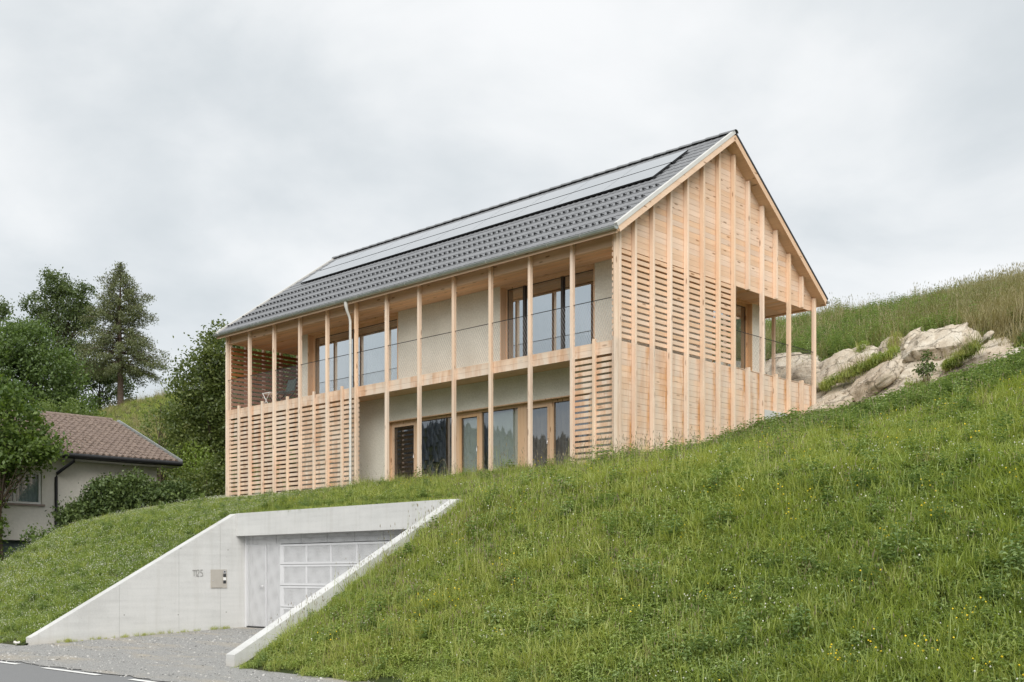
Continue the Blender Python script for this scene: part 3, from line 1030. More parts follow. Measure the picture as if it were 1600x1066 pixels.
def window(u0, u1, z0, z1, mulls, vg, sashes=(), right=False, mat='frame', fw=0.06, dark=False):
    """outer reveal lining + mullions; panes are children. right=True: in the gable-side wall (u and v swapped)"""
    def bx(m, a, b_, c, d, e, f):
        if right:
            m.box(-CU_R(d), -CU_R(c), a, b_, e, f)
        else:
            m.box(a, b_, c, d, e, f)
    def CU_R(x):
        return 0.9 + (x - CV0)
    m = MB()
    f0 = CV0 - 0.012
    lt = 0.028
    bx(m, u0, u0 + lt, f0, vg + 0.06, z0, z1)
    bx(m, u1 - lt, u1, f0, vg + 0.06, z0, z1)
    bx(m, u0 + lt, u1 - lt, f0, vg + 0.06, z1 - lt, z1)
    bx(m, u0 + lt, u1 - lt, vg - 0.05, vg + 0.06, z0, z0 + 0.05)
    bx(m, u0 + lt, u0 + lt + fw, vg - 0.03, vg + 0.04, z0 + 0.05, z1 - lt)
    bx(m, u1 - lt - fw, u1 - lt, vg - 0.03, vg + 0.04, z0 + 0.05, z1 - lt)
    bx(m, u0 + lt + fw, u1 - lt - fw, vg - 0.03, vg + 0.04, z1 - lt - fw, z1 - lt)
    edges = [u0 + lt + fw]
    dm = MB()
    for a, b_ in mulls:
        bx(dm if dark else m, a, b_, vg - 0.04, vg + 0.05, z0 + 0.05, z1 - lt - fw)
        edges += [a, b_]
    edges.append(u1 - lt - fw)
    w = m.build('window', M[mat], HOUSE)
    if dark:
        dm.build('mullion', M['darkframe'], w)
    for i in range(0, len(edges), 2):
        a, b_ = edges[i] + 0.002, edges[i + 1] - 0.002
        zt = z1 - lt - fw - 0.002
        if i // 2 in sashes:           # an opening sash with its own timber frame
            s = MB()
            s.box(a, a + 0.07, vg - 0.045, vg + 0.02, z0 + 0.055, zt).box(b_ - 0.07, b_, vg - 0.045, vg + 0.02, z0 + 0.055, zt)
            s.box(a + 0.07, b_ - 0.07, vg - 0.045, vg + 0.02, zt - 0.08, zt).box(a + 0.07, b_ - 0.07, vg - 0.045, vg + 0.02, z0 + 0.055, z0 + 0.14)
            s.build('sash', M['frame'], w)
            hd = MB().tube([(b_ - 0.035, vg - 0.045, 3.35), (b_ - 0.035, vg - 0.09, 3.35), (b_ - 0.035, vg - 0.09, 3.22)], 0.01, 6)
            if z0 < 3:
                hd.build('handle', M['handle'], w)
            a, b_, zt = a + 0.07, b_ - 0.07, zt - 0.08
        p = MB()
        bx(p, a, b_, vg, vg + 0.008, z0 + 0.052, zt)
        cc = p.v[0]
        p.build('pane', M['glass' if z0 < 3 else 'glass_up'], w)
        e = MB()                       # dark rubber seal round the pane
        bx(e, a, a + 0.018, vg - 0.006, vg - 0.002, z0 + 0.06, zt)
        bx(e, b_ - 0.018, b_, vg - 0.006, vg - 0.002, z0 + 0.06, zt)
        bx(e, a + 0.018, b_ - 0.018, vg - 0.006, vg - 0.002, zt - 0.018, zt)
        e.build('seal', M['darkframe'], w)
    return w


window(-9.1, -1.6, 2.3, 4.32, [(-8.02, -7.88), (-6.54, -6.25), (-5.50, -5.40), (-4.1, -3.85), (-3.01, -2.88)], 1.18, (0, 2, 4))
window(-12.85, -8.6, 5.19, 7.358, [(-10.85, -10.76)], 1.20, (), False, 'frame', 0.1, True)
window(-4.58, -1.45, 5.19, 7.358, [(-3.96, -3.88), (-2.68, -2.60)], 1.22, (), False, 'frame', 0.03, True)
window(5.1, 7.02, 5.19, 7.36, [], CV0 + 0.16, (), True, 'frame', 0.07)

M['blind'] = flat('grey_green_blind', (0.60, 0.61, 0.56), 0.8, var=0.04)
M['brown_cloth'] = flat('brown_curtain', (0.27, 0.205, 0.155), 0.85)


def cloth(name, mat, u0, u1, v, z0, z1, amp=0.03):
    n = int((u1 - u0) / 0.03)
    vs = []
    for k in range(n + 1):
        uu = u0 + (u1 - u0) * k / n
        vv = v + amp * math.sin(k * 1.1) + 0.4 * amp * math.sin(k * 0.37)
        vs += [(uu, vv, z0), (uu, vv, z1)]
    MB().add(vs, [(2 * k, 2 * k + 2, 2 * k + 3, 2 * k + 1) for k in range(n)], 0, True).build(name, mat, HOUSE)


MB().box(-6.2, -5.45, 1.245, 1.25, 2.35, 4.2).box(-5.3, -4.15, 1.275, 1.28, 2.35, 4.2).build('roller_blind', M['blind'], HOUSE)
cloth('curtain', M['brown_cloth'], -3.8, -1.8, 1.4, 2.32, 4.3)
cloth('curtain', M['white'], -10.6, -8.8, 1.5, 5.25, 7.25, 0.035)

# balcony railing: top wire and steel net
MB().tube([(-LU + 0.05, 0.05, 6.17), (-0.05, 0.05, 6.17)], 0.009, 6).build('railing_wire', M['black_wire'], HOUSE)
MB().tube([(-0.05, VG[7], 6.17), (-0.05, 8.86, 6.17)], 0.009, 6).build('railing_wire', M['black_wire'], HOUSE)
MB().tube([(-LU + 0.1, 8.85, 6.17), (-0.05, 8.85, 6.17)], 0.009, 6).build('railing_wire', M['black_wire'], HOUSE)


def net(p0, p1, z0, z1, cell=0.075, t=0.0016):
    m = MB()
    p0, p1 = Vector(p0), Vector(p1)
    ln = (p1 - p0).length
    d = (p1 - p0) / ln
    h = z1 - z0
    for sgn in (1, -1):
        x = -h * 0.55
        while x < ln:
            a, b_ = x, x + h * 0.55
            za, zb = (0.0, h) if sgn > 0 else (h, 0.0)
            if a < 0:
                za += (zb - za) * (-a) / (b_ - a); a = 0
            if b_ > ln:
                zb = za + (zb - za) * (ln - a) / (b_ - a); b_ = ln
            A, B = p0 + d * a, p0 + d * b_
            q = d * t
            nn = Vector((d.y, -d.x, 0)) * t
            vs = []
            for P, zz in ((A, za), (B, zb)):
                vs += [(P.x + q.x, P.y + q.y, z0 + zz), (P.x - q.x + nn.x, P.y - q.y + nn.y, z0 + zz), (P.x - q.x - nn.x, P.y - q.y - nn.y, z0 + zz)]
            m.add(vs, [(0, 1, 4, 3), (1, 2, 5, 4), (2, 0, 3, 5)])
            x += cell
    return m


net((-LU + 0.08, 0.05), (-0.08, 0.05), 5.23, 6.165).build('railing_net', M['net'], HOUSE)
net((-0.05, VG[7] + 0.04), (-0.05, 8.86), 5.26, 6.165).build('railing_net', M['net'], HOUSE)

# ------------------------------------------------------------------ roof
RU0, RU1 = -LU - 0.2, 0.2
ang = math.atan(K)
rm = MB()
ap = roof_z(4.47)
rm.prism([(-0.2, 7.645), (4.47, ap - 0.015), (9.14, 7.645), (9.14, 7.645 - ROOF_T), (4.47, ap - ROOF_T - 0.012), (-0.2, 7.645 - ROOF_T)], 'u', RU0 + 0.03, RU1 - 0.03)
roof = rm.build('roof', M['soffit'], HOUSE, (-8, 4.47, 7.6))


def slope_pt(u, s, h, front=True):
    """point on the roof: s metres up the slope from the eave, h above the surface"""
    v = -0.2 + s * math.cos(ang) - h * math.sin(ang)
    z = 7.66 + s * math.sin(ang) + h * math.cos(ang)
    return (u, v if front else 8.94 - v, z)


SL = 4.67 / math.cos(ang)
CO, TW = 0.333, 0.19
ncol = int((RU1 - RU0 - 0.2) / TW)
ut0 = RU0 + 0.1
TW = (RU1 - RU0 - 0.2) / ncol
nrow = int(SL / CO)


def tile_shape(m, u, s, front=True):
    """interlocking tile: flat pan, raised roll on its left, thick lower edge lying on the course below"""
    L_ = min(CO + 0.05, SL - s - 0.02)
    prof = [(0.0, 0.0), (0.012, 0.008), (0.034, 0.008), (0.048, 0.001), (TW - 0.006, 0.0)]
    vs = []
    for (x, hh) in prof:
        vs.append(slope_pt(u + x, s, 0.017 + hh, front))
    for (x, hh) in prof:
        vs.append(slope_pt(u + x, s + L_, 0.006 + hh, front))
    for (x, hh) in prof:
        vs.append(slope_pt(u + x, s + 0.004, 0.0, front))
    n = len(prof)
    fs = []
    for i in range(n - 1):
        fs.append((i, i + 1, n + i + 1, n + i))
        fs.append((2 * n + i, 2 * n + i + 1, i + 1, i))
    fs += [(2 * n, 0, n), (3 * n - 1, 2 * n - 1, n - 1)]
    m.add(vs, fs)


PU0, PU1 = -15.2, -0.78
s_p = lambda v: (v + 0.2) / math.cos(ang)
PS = [s_p(2.44), s_p(3.18), s_p(3.92)]
singles, rest = [], MB()
cand = []
for r_ in range(nrow + 1):
    s = 0.02 + r_ * CO
    if s + 0.12 > SL:
        continue
    for c in range(ncol):
        u = ut0 + c * TW
        if PS[0] - 0.1 < s and s + CO < PS[2] + 0.12 and PU0 < u + TW / 2 < PU1:
            continue
        cand.append((r_, -u, u, s))
cam_uv = UV(0, 0)
cand.sort(key=lambda c: (c[2] - cam_uv[0]) ** 2 + (slope_pt(c[2], c[3], 0)[1] - cam_uv[1]) ** 2)
tm0 = MB()
tile_shape(tm0, 0, 0)
tile_me = tm0.mesh('tile', M['tile'], slope_pt(0, 0, 0))
for i, (r_, _, u, s) in enumerate(cand):
    if i < 300:
        o = link('tile', tile_me, roof, slope_pt(u, s, 0))
    else:
        tile_shape(rest, u, s)
for r_ in range(0, nrow + 1):
    s = 0.02 + r_ * CO
    for c in range(0, ncol):
        if s + 0.12 < SL:
            tile_shape(rest, ut0 + c * TW, s, False)
tag(rest.build('roof_tiles', M['tile'], roof, (-8, 4.47, 7.6)), kind='stuff')
# rows of snow hooks: a small fin and a bar on every tile of every second course
hk = MB()
for r_ in range(0, 8, 2):
    s = 0.02 + (r_ + 1) * CO + 0.10
    if s > PS[0] - 0.1:
        break
    for c in range(ncol - (1 if r_ < 7 else 0)):
        u = ut0 + c * TW + 0.075
        if u > 0.0:
            continue
        a = [slope_pt(u - 0.007, s - 0.05, 0.02), slope_pt(u + 0.007, s - 0.05, 0.02), slope_pt(u + 0.007, s + 0.06, 0.02), slope_pt(u - 0.007, s + 0.06, 0.02),
             slope_pt(u - 0.007, s - 0.05, 0.06), slope_pt(u + 0.007, s - 0.05, 0.06), slope_pt(u + 0.007, s - 0.02, 0.07), slope_pt(u - 0.007, s - 0.02, 0.07)]
        hk.add(a, [(4, 5, 6, 7), (0, 1, 5, 4), (1, 2, 6, 5), (3, 0, 4, 7), (2, 3, 7, 6)])
        u2 = u + 0.018
        b8 = [slope_pt(u2, s - 0.045, 0.03), slope_pt(u2 + 0.075, s - 0.045, 0.03), slope_pt(u2 + 0.075, s - 0.02, 0.03), slope_pt(u2, s - 0.02, 0.03),
              slope_pt(u2, s - 0.045, 0.044), slope_pt(u2 + 0.075, s - 0.045, 0.044), slope_pt(u2 + 0.075, s - 0.02, 0.044), slope_pt(u2, s - 0.02, 0.044)]
        hk.add(b8, [(4, 5, 6, 7), (0, 1, 5, 4), (1, 2, 6, 5), (2, 3, 7, 6), (3, 0, 4, 7)])
tag(hk.build('snow_hooks', M['hook'], roof, (-8, 1, 8)), kind='stuff')
# solar panels in two rows
npan = 9
pw = (PU1 - PU0) / npan
for row in range(2):
    for i in range(npan):
        u0 = PU0 + i * pw + 0.006
        u1 = u0 + pw - 0.012
        s0, s1 = PS[row] + (0.05 if row else 0.0), PS[row + 1] - 0.02
        h0, h1 = 0.045, 0.085
        m = MB()
        vs = [slope_pt(u0, s0, h0), slope_pt(u1, s0, h0), slope_pt(u1, s1, h0), slope_pt(u0, s1, h0), slope_pt(u0, s0, h1), slope_pt(u1, s0, h1), slope_pt(u1, s1, h1), slope_pt(u0, s1, h1)]
        m.add(vs, [(0, 3, 2, 1), (0, 1, 5, 4), (1, 2, 6, 5), (2, 3, 7, 6), (3, 0, 4, 7)], 1)
        m.add([vs[4], vs[5], vs[6], vs[7]], [(0, 1, 2, 3)], 0)
        m.build('solar_panel', [M['panel'], M['hook']], roof, slope_pt((u0 + u1) / 2, (s0 + s1) / 2, 0.06))
base = MB()
vs = [slope_pt(PU0 - 0.06, PS[0] - 0.05, 0.012), slope_pt(PU1 + 0.04, PS[0] - 0.05, 0.012), slope_pt(PU1 + 0.04, PS[2] + 0.14, 0.012), slope_pt(PU0 - 0.06, PS[2] + 0.14, 0.012)]
base.add(vs, [(0, 1, 2, 3)])
base.build('panel_flashing', M['hook'], roof)
# snow bar above the panels
MB().tube([slope_pt(PU0, PS[2] + 0.10, 0.03), slope_pt(PU1 - 0.3, PS[2] + 0.10, 0.03)], 0.014, 8).build('snow_bar', M['hook'], roof)
# ridge tiles
rl = 0.40
nr = int((RU1 - RU0) / rl)
rl = (RU1 - RU0) / nr
rt = MB()
pf = []
for a in range(0, 181, 20):
    t = math.radians(a)
    pf.append((math.cos(t) * 0.105, math.sin(t) * 0.075 - 0.045))
n_ = len(pf)
vs = [(0.0, y * 1.12, zz * 1.1 + 0.012) for y, zz in pf] + [(rl + 0.04, y * 0.93, zz) for y, zz in pf] + [(0.0, y, zz - 0.02) for y, zz in pf]
fs = [(i, i + 1, n_ + i + 1, n_ + i) for i in range(n_ - 1)] + [(2 * n_ + i, 2 * n_ + i + 1, i + 1, i) for i in range(n_ - 1)]
rt.add(vs, fs, 0, False)
rt_me = rt.mesh('ridge_tile', M['tile'])
for i in range(nr):
    link('ridge_tile', rt_me, roof, (RU0 + i * rl, 4.47, ap + 0.035))


def strip(name, mat, u0, u1, s0, s1, h0, h1, front=True):
    vs = [slope_pt(u0, s0, h0, front), slope_pt(u1, s0, h0, front), slope_pt(u1, s1, h0, front), slope_pt(u0, s1, h0, front),
          slope_pt(u0, s0, h1, front), slope_pt(u1, s0, h1, front), slope_pt(u1, s1, h1, front), slope_pt(u0, s1, h1, front)]
    MB().add(vs, [(0, 3, 2, 1), (4, 5, 6, 7), (0, 1, 5, 4), (1, 2, 6, 5), (2, 3, 7, 6), (3, 0, 4, 7)]).build(name, mat, roof)


for a, b_ in ((RU1 - 0.075, RU1 + 0.012), (RU0 - 0.012, RU0 + 0.075)):
    strip('verge_flashing', M['zinc_pale'], a, b_, -0.02, SL + 0.0, -0.03, 0.055)
    strip('verge_flashing', M['hook'], a, b_, -0.02, SL - 0.03, -0.02, 0.035, False)
for a, b_ in ((RU1 - 0.029, RU1), (RU0, RU0 + 0.029)):
    strip('verge_board', M['board_v'], a, b_, 0.0, SL - 0.06, -0.165, -0.032)
    strip('verge_board', M['board_v'], a, b_, 0.0, SL - 0.06, -0.165, -0.022, False)
# eave flashing and gutters
for front in (True, False):
    strip('eave_flashing', M['zinc_pale'], RU0 + 0.02, RU1 - 0.12, -0.10, 0.03, -0.012, 0.0, front)
    gv, gz, gr_ = (-0.265, 7.605, 0.062)
    if not front:
        gv = 8.94 - gv
    m = MB()
    seg = 10
    pr = [(gv + math.cos(math.pi + math.pi * k / seg) * gr_, gz + math.sin(math.pi + math.pi * k / seg) * gr_) for k in range(seg + 1)]
    vs = [(RU0 - 0.02, p, q) for p, q in pr] + [(RU1 + 0.02, p, q) for p, q in pr]
    m.add(vs, [(k, k + 1, seg + 2 + k, seg + 1 + k) for k in range(seg)], 0, True)
    m.add(vs[:seg + 1], [tuple(range(seg + 1))])
    m.add(vs[seg + 1:], [tuple(range(seg + 1))])
    for e in (-1, 1):
        m.tube([(RU0 - 0.02, gv + e * gr_, gz), (RU1 + 0.02, gv + e * gr_, gz)], 0.010, 6)
    gut = m.build('gutter', M['zinc'], roof)
    for k in range(17):
        u = RU0 + 0.3 + k * 1.0
        b = MB()
        pr2 = [(gv + math.cos(math.pi + math.pi * j / seg) * (gr_ + 0.004), gz + math.sin(math.pi + math.pi * j / seg) * (gr_ + 0.004)) for j in range(seg + 1)]
        vs = [(u, p, q) for p, q in pr2] + [(u + 0.022, p, q) for p, q in pr2]
        b.add(vs, [(j, j + 1, seg + 2 + j, seg + 1 + j) for j in range(seg)])
        rest_b = b if k == 0 else rest_b.add(b.v, b.f)
    rest_b.build('gutter_brackets', M['zinc_pale'], roof)
dp = MB()
dp.tube([(-9.37, -0.235, 7.55), (-9.37, -0.23, 7.44), (-9.37, -0.20, 7.32), (-9.37, -0.12, 7.16), (-9.37, -0.085, 7.04), (-9.37, -0.085, 2.1)], [0.06, 0.056, 0.040, 0.037, 0.037, 0.037], 12)
for z in (6.4, 4.6, 3.0):
    dp.tube([(-9.37, -0.085, z), (-9.37, -0.085, z + 0.04)], 0.044, 12)
dp.build('downpipe', M['zinc_pale'], HOUSE)

# pendant lamp behind the upper right window
PLMP = thing('pendant_lamp', 'cream cone shade hanging behind the upper right window', 'lamp', (-3.05, 1.95, 7.3))
lm = MB()
cs = []
for k in range(18):
    t = 2 * math.pi * k / 18
    cs.append((-3.05 + math.cos(t) * 0.27, 1.95 + math.sin(t) * 0.27, 7.22))
ct = [(-3.05 + (x + 3.05) * 0.12, 1.95 + (y - 1.95) * 0.12, 7.50) for x, y, _ in cs]
lm.add(cs + ct, [(k, (k + 1) % 18, 18 + (k + 1) % 18, 18 + k) for k in range(18)], 0, True)
lm.build('lamp_shade', M['white'], PLMP)
MB().tube([(-3.05, 1.95, 7.5), (-3.05, 1.95, 8.6)], 0.008, 6).build('cable', M['black_wire'], PLMP)

# loggia furniture
M['sling'] = flat('dark_green_fabric', (0.05, 0.075, 0.068), 0.7)
CH = thing('garden_chair', 'dark green folding chair standing in the upper left loggia', 'chair', (-13.75, 0.75, 5.19))
cu, cv = -13.75, 0.75
s_ = MB().box(cu - 0.22, cu + 0.22, cv - 0.2, cv + 0.2, 5.62, 5.645)
s_.build('seat', M['sling'], CH)
MB().prism([(cv + 0.2, 5.70), (cv + 0.225, 5.70), (cv + 0.33, 6.08), (cv + 0.305, 6.08)], 'u', cu - 0.22, cu + 0.22).build('backrest', M['sling'], CH)
for sgn in (-1, 1):
    x = cu + sgn * 0.235
    MB().tube([(x, cv + 0.33, 6.1), (x, cv + 0.2, 5.62), (x, cv - 0.24, 5.2)], 0.012, 6).build('leg', M['black_wire'], CH)
    MB().tube([(x, cv - 0.2, 5.63), (x, cv + 0.25, 5.2)], 0.012, 6).build('leg', M['black_wire'], CH)
ST = thing('folding_stool', 'white folding stool with crossed legs standing in the upper left loggia', 'stool', (-14.3, 0.6, 5.19))
MB().box(-14.5, -14.1, 0.45, 0.75, 5.64, 5.665).build('seat', M['white'], ST)
for sgn in (-1, 1):
    y = 0.6 + sgn * 0.14
    MB().tube([(-14.48, y, 5.64), (-14.12, y, 5.2)], 0.013, 6).build('leg', M['white'], ST)
    MB().tube([(-14.12, y, 5.64), (-14.48, y, 5.2)], 0.013, 6).build('leg', M['white'], ST)

# ------------------------------------------------------------------ neighbouring house
NBH = thing('neighbour_house', 'cream rendered house with a brown pantile roof beyond the grass bank', 'house', (-27.2, -4.0, -1.2))
ne_u, ne_v1, ne_v0 = -22.3, 2.1, -13.0
ez, rz, hw = 4.15, 6.1, 4.9
nw = -23.0
# walls: street-side long wall with window and basement band
wparts = [(-13, -4.6, 1.15, 4.3), (-2.8, 1.5, 1.15, 4.3), (-4.6, -2.8, 1.15, 2.4), (-4.6, -2.8, 3.5, 4.3)]
for a, b_, z0, z1 in wparts:
    MB().box(nw - 0.3, nw, a, b_, z0, z1).build('wall', M['render'], NBH)
gw = MB().prism([(nw - 0.3, 1.15), (nw - 0.3, 4.3), (ne_u - hw, 6.0), (ne_u - 2 * hw + 1.0, 4.3), (ne_u - 2 * hw + 1.0, 1.15)], 'v', 1.2, 1.5)
gw.build('wall', M['render'], NBH)
MB().box(nw - 0.55, nw - 0.25, -13, 1.2, -1.9, 1.148).build('basement_wall', flat('basement_paint', (0.12, 0.15, 0.16), 0.6), NBH)
wn = MB()
for y0, y1 in ((-4.6, -4.53), (-2.87, -2.8), (-3.74, -3.66)):
    wn.box(nw - 0.16, nw - 0.1, y0, y1, 2.4, 3.5)
for y0, y1 in ((-4.53, -3.74), (-3.66, -2.87)):
    wn.box(nw - 0.16, nw - 0.1, y0, y1, 2.4, 2.47).box(nw - 0.16, nw - 0.1, y0, y1, 3.43, 3.5)
wn = wn.build('window', M['white'], NBH)
for y0, y1 in ((-4.53, -3.74), (-3.66, -2.87)):
    MB().box(nw - 0.14, nw - 0.13, y0, y1, 2.47, 3.43).build('pane', m_glass('house_glass', 0.12), wn)
cm = MB()
nn_ = 40
vs = []
for k in range(nn_ + 1):
    y = -4.55 + 1.70 * k / nn_
    x = nw - 0.22 + 0.02 * math.sin(k * 1.9)
    vs += [(x, y, 2.47), (x, y, 3.46)]
cm.add(vs, [(2 * k, 2 * k + 2, 2 * k + 3, 2 * k + 1) for k in range(nn_)], 0, True)
cm.build('curtain', flat('blue_grey_curtain', (0.40, 0.45, 0.50), 0.8), wn)
MB().box(nw - 0.02, nw + 0.07, -4.68, -2.72, 2.33, 2.398).build('sill', flat('brown_sill', (0.30, 0.24, 0.21), 0.6), wn)
for y0 in (-9.5, -7.6, -5.2, -3.6):
    b = MB().box(nw - 0.24, nw - 0.2, y0, y0 + 1.2, -0.9, 0.7)
    b.build('basement_window', flat('basement_glass', (0.10, 0.14, 0.16), 0.2), NBH)
nb_ang = math.atan((rz - ez) / hw)
M['pantile'] = m_ground('brown_pantile', (0.12, 0.09, 0.075), (0.30, 0.235, 0.195), (0.22, 0.17, 0.145), 1.1, 8.5, 0.2, 0.01, 0.75)


def nb_pt(side, v, s, h):
    du = s * math.cos(nb_ang) - h * math.sin(nb_ang)
    z = ez + s * math.sin(nb_ang) + h * math.cos(nb_ang)
    return ((ne_u - du) if side > 0 else (ne_u - 2 * hw + du), v, z)


rs = MB().prism([(ne_u, ez - 0.02), (ne_u - hw, rz - 0.02), (ne_u - 2 * hw, ez - 0.02), (ne_u - 2 * hw, ez - 0.16), (ne_u - hw, rz - 0.16), (ne_u, ez - 0.16)], 'v', ne_v0, ne_v1)
nroof = rs.build('roof', flat('dark_eaves', (0.06, 0.05, 0.045), 0.7), NBH)
pt = MB()
nsl = hw / math.cos(nb_ang)
pc_, pr_ = 0.235, 0.345
for side in (1, -1):
    for r_ in range(int(nsl / pr_) + 1):
        for c in range(int((ne_v1 - ne_v0) / pc_)):
            v0 = ne_v0 + c * pc_ + 0.0
            s = r_ * pr_ - 0.04
            if s + 0.2 > nsl:
                continue
            jj = R.uniform(-0.006, 0.006)
            pf2 = [(0.0, 0.0), (0.03, 0.065), (0.10, 0.07), (0.14, 0.0), (0.235, -0.012)]
            vs = [nb_pt(side, v0 + x, s, 0.045 + hh + jj) for x, hh in pf2] + [nb_pt(side, v0 + x, min(s + pr_ + 0.04, nsl), 0.01 + hh + jj) for x, hh in pf2] + [nb_pt(side, v0 + x, s, 0.0) for x, hh in pf2]
            n5 = len(pf2)
            pt.add(vs, [(i, i + 1, n5 + i + 1, n5 + i) for i in range(n5 - 1)] + [(2 * n5 + i, 2 * n5 + i + 1, i + 1, i) for i in range(n5 - 1)])
tag(pt.build('roof_tiles', M['pantile'], nroof), kind='stuff')
rd2 = MB()
for c in range(int((ne_v1 - ne_v0) / 0.38)):
    y = ne_v0 + c * 0.38
    rd2.tube([(ne_u - hw, y, rz + 0.02), (ne_u - hw, y + 0.4, rz + 0.03)], [0.13, 0.11], 8)
tag(rd2.build('ridge_cap', M['pantile'], nroof))
for side in (1, -1):
    a = [nb_pt(side, ne_v1, -0.05, 0.0), nb_pt(side, ne_v1 + 0.04, -0.05, 0.0), nb_pt(side, ne_v1 + 0.04, nsl, 0.0), nb_pt(side, ne_v1, nsl, 0.0)]
    b8 = [nb_pt(side, ne_v1, -0.05, 0.10), nb_pt(side, ne_v1 + 0.04, -0.05, 0.10), nb_pt(side, ne_v1 + 0.04, nsl, 0.10), nb_pt(side, ne_v1, nsl, 0.10)]
    MB().add(a + b8, [(0, 3, 2, 1), (4, 5, 6, 7), (0, 1, 5, 4), (1, 2, 6, 5), (2, 3, 7, 6), (3, 0, 4, 7)]).build('verge_trim', M['zinc'], nroof)
MB().box(nw, ne_u - 0.05, ne_v0, ne_v1 - 0.05, ez - 0.19, ez - 0.165).build('eave_soffit', flat('white_soffit', (0.45, 0.44, 0.42), 0.7), nroof)
MB().tube([(ne_u + 0.06, ne_v0, ez - 0.06), (ne_u + 0.06, ne_v1, ez - 0.06)], 0.085, 10).build('gutter', M['hook'], nroof)
MB().tube([(ne_u + 0.06, -2.0, ez - 0.1), (ne_u + 0.02, -2.0, ez - 0.25), (nw + 0.08, -2.3, ez - 0.65), (nw + 0.08, -2.34, ez - 0.8), (nw + 0.08, -2.34, -1.2)], 0.055, 10).build('downpipe', M['hook'], NBH)
for y, s in ((-4.1, 4.55), (-1.4, 4.6)):
    p = nb_pt(1, y, s, 0.05)
    MB().tube([p, (p[0], p[1], p[2] + 0.14)], 0.05, 8).build('vent_pipe', M['hook'], nroof)
p = nb_pt(1, -2.1, 4.3, 0.06)
MB().box(p[0] - 0.18, p[0] + 0.18, p[1] - 0.16, p[1] + 0.16, p[2] - 0.02, p[2] + 0.1).build('roof_hatch', M['zinc'], nroof)

# ------------------------------------------------------------------ rocks cut into the slope behind the house
def tz(u, v):
    return float(terrain(np.array([u]), np.array([v]))[0])


def rock(label, u, v, z, size, rot, seed, group='pale limestone blocks of the rock face', name='rock', pw=3.2, rough=0.11, n=20):
    rg = random.Random(seed)
    pts, idx, faces = [], {}, []
    def vid(p):
        k = tuple(round(c, 5) for c in p)
        if k not in idx:
            idx[k] = len(pts)
            pts.append(Vector(p))
        return idx[k]
    for ax in range(3):
        for sg in (-1, 1):
            for i in range(n):
                for j in range(n):
                    q = []
                    for a, b_ in ((i, j), (i + 1, j), (i + 1, j + 1), (i, j + 1)):
                        p = [0, 0, 0]
                        p[ax] = sg
                        p[(ax + 1) % 3] = -1 + 2 * a / n
                        p[(ax + 2) % 3] = -1 + 2 * b_ / n
                        q.append(vid(p))
                    faces.append(q if sg > 0 else q[::-1])
    off = Vector((seed * 3.7, seed * 1.3, seed * 2.1))
    out = []
    cuts = [(Vector((rg.uniform(-1, 1), rg.uniform(-1, 1), rg.uniform(-0.3, 1))).normalized(), rg.uniform(0.6, 0.9)) for _ in range(9)]
    for p in pts:
        l = (abs(p.x) ** pw + abs(p.y) ** pw + abs(p.z) ** pw) ** (1 / pw)
        q = p / l
        for nrm, d in cuts:
            e = q.dot(nrm) - d
            if e > 0:
                q = q - nrm * e * 0.92
        q = Vector((q.x * size[0], q.y * size[1], q.z * size[2]))
        d = mnoise.fractal(q * 1.3 + off, 0.9, 2.1, 5) * rough
        fine = mnoise.fractal(q * 5.0 + off, 0.8, 2.2, 4) * 0.035
        rid = (1 - abs(mnoise.noise(q * 1.6 + off * 2))) ** 9 + 0.5 * (1 - abs(mnoise.noise(q * 3.7 + off))) ** 9
        q = q * (1 + d / max(size) * 1.1) + p.normalized() * (fine - rid * 0.075)
        out.append(q)
    mat = Matrix.Rotation(rot[2], 3, 'Z') @ Matrix.Rotation(rot[1], 3, 'Y') @ Matrix.Rotation(rot[0], 3, 'X')
    me = bpy.data.meshes.new(name)
    me.from_pydata([tuple(mat @ q) for q in out], [], faces)
    me.polygons.foreach_set('use_smooth', [True] * len(faces))
    me.materials.append(M['rock'])
    o = link(name, me, None, (u, v, z))
    return tag(o, label, 'rock', group)


def at(x, y, vv):
    """u, v, z of photo pixel x, y on the vertical plane v = vv (used once, to read real positions off the photograph)"""
    a = (x - 800) / 1763.0
    bx, by = CX + vv * CV[0], CY + vv * CV[1]
    u = (a * by - bx) / (CU[0] - a * CU[1])
    return u, vv, (897 - y) / 1763.0 * (by + u * CU[1])


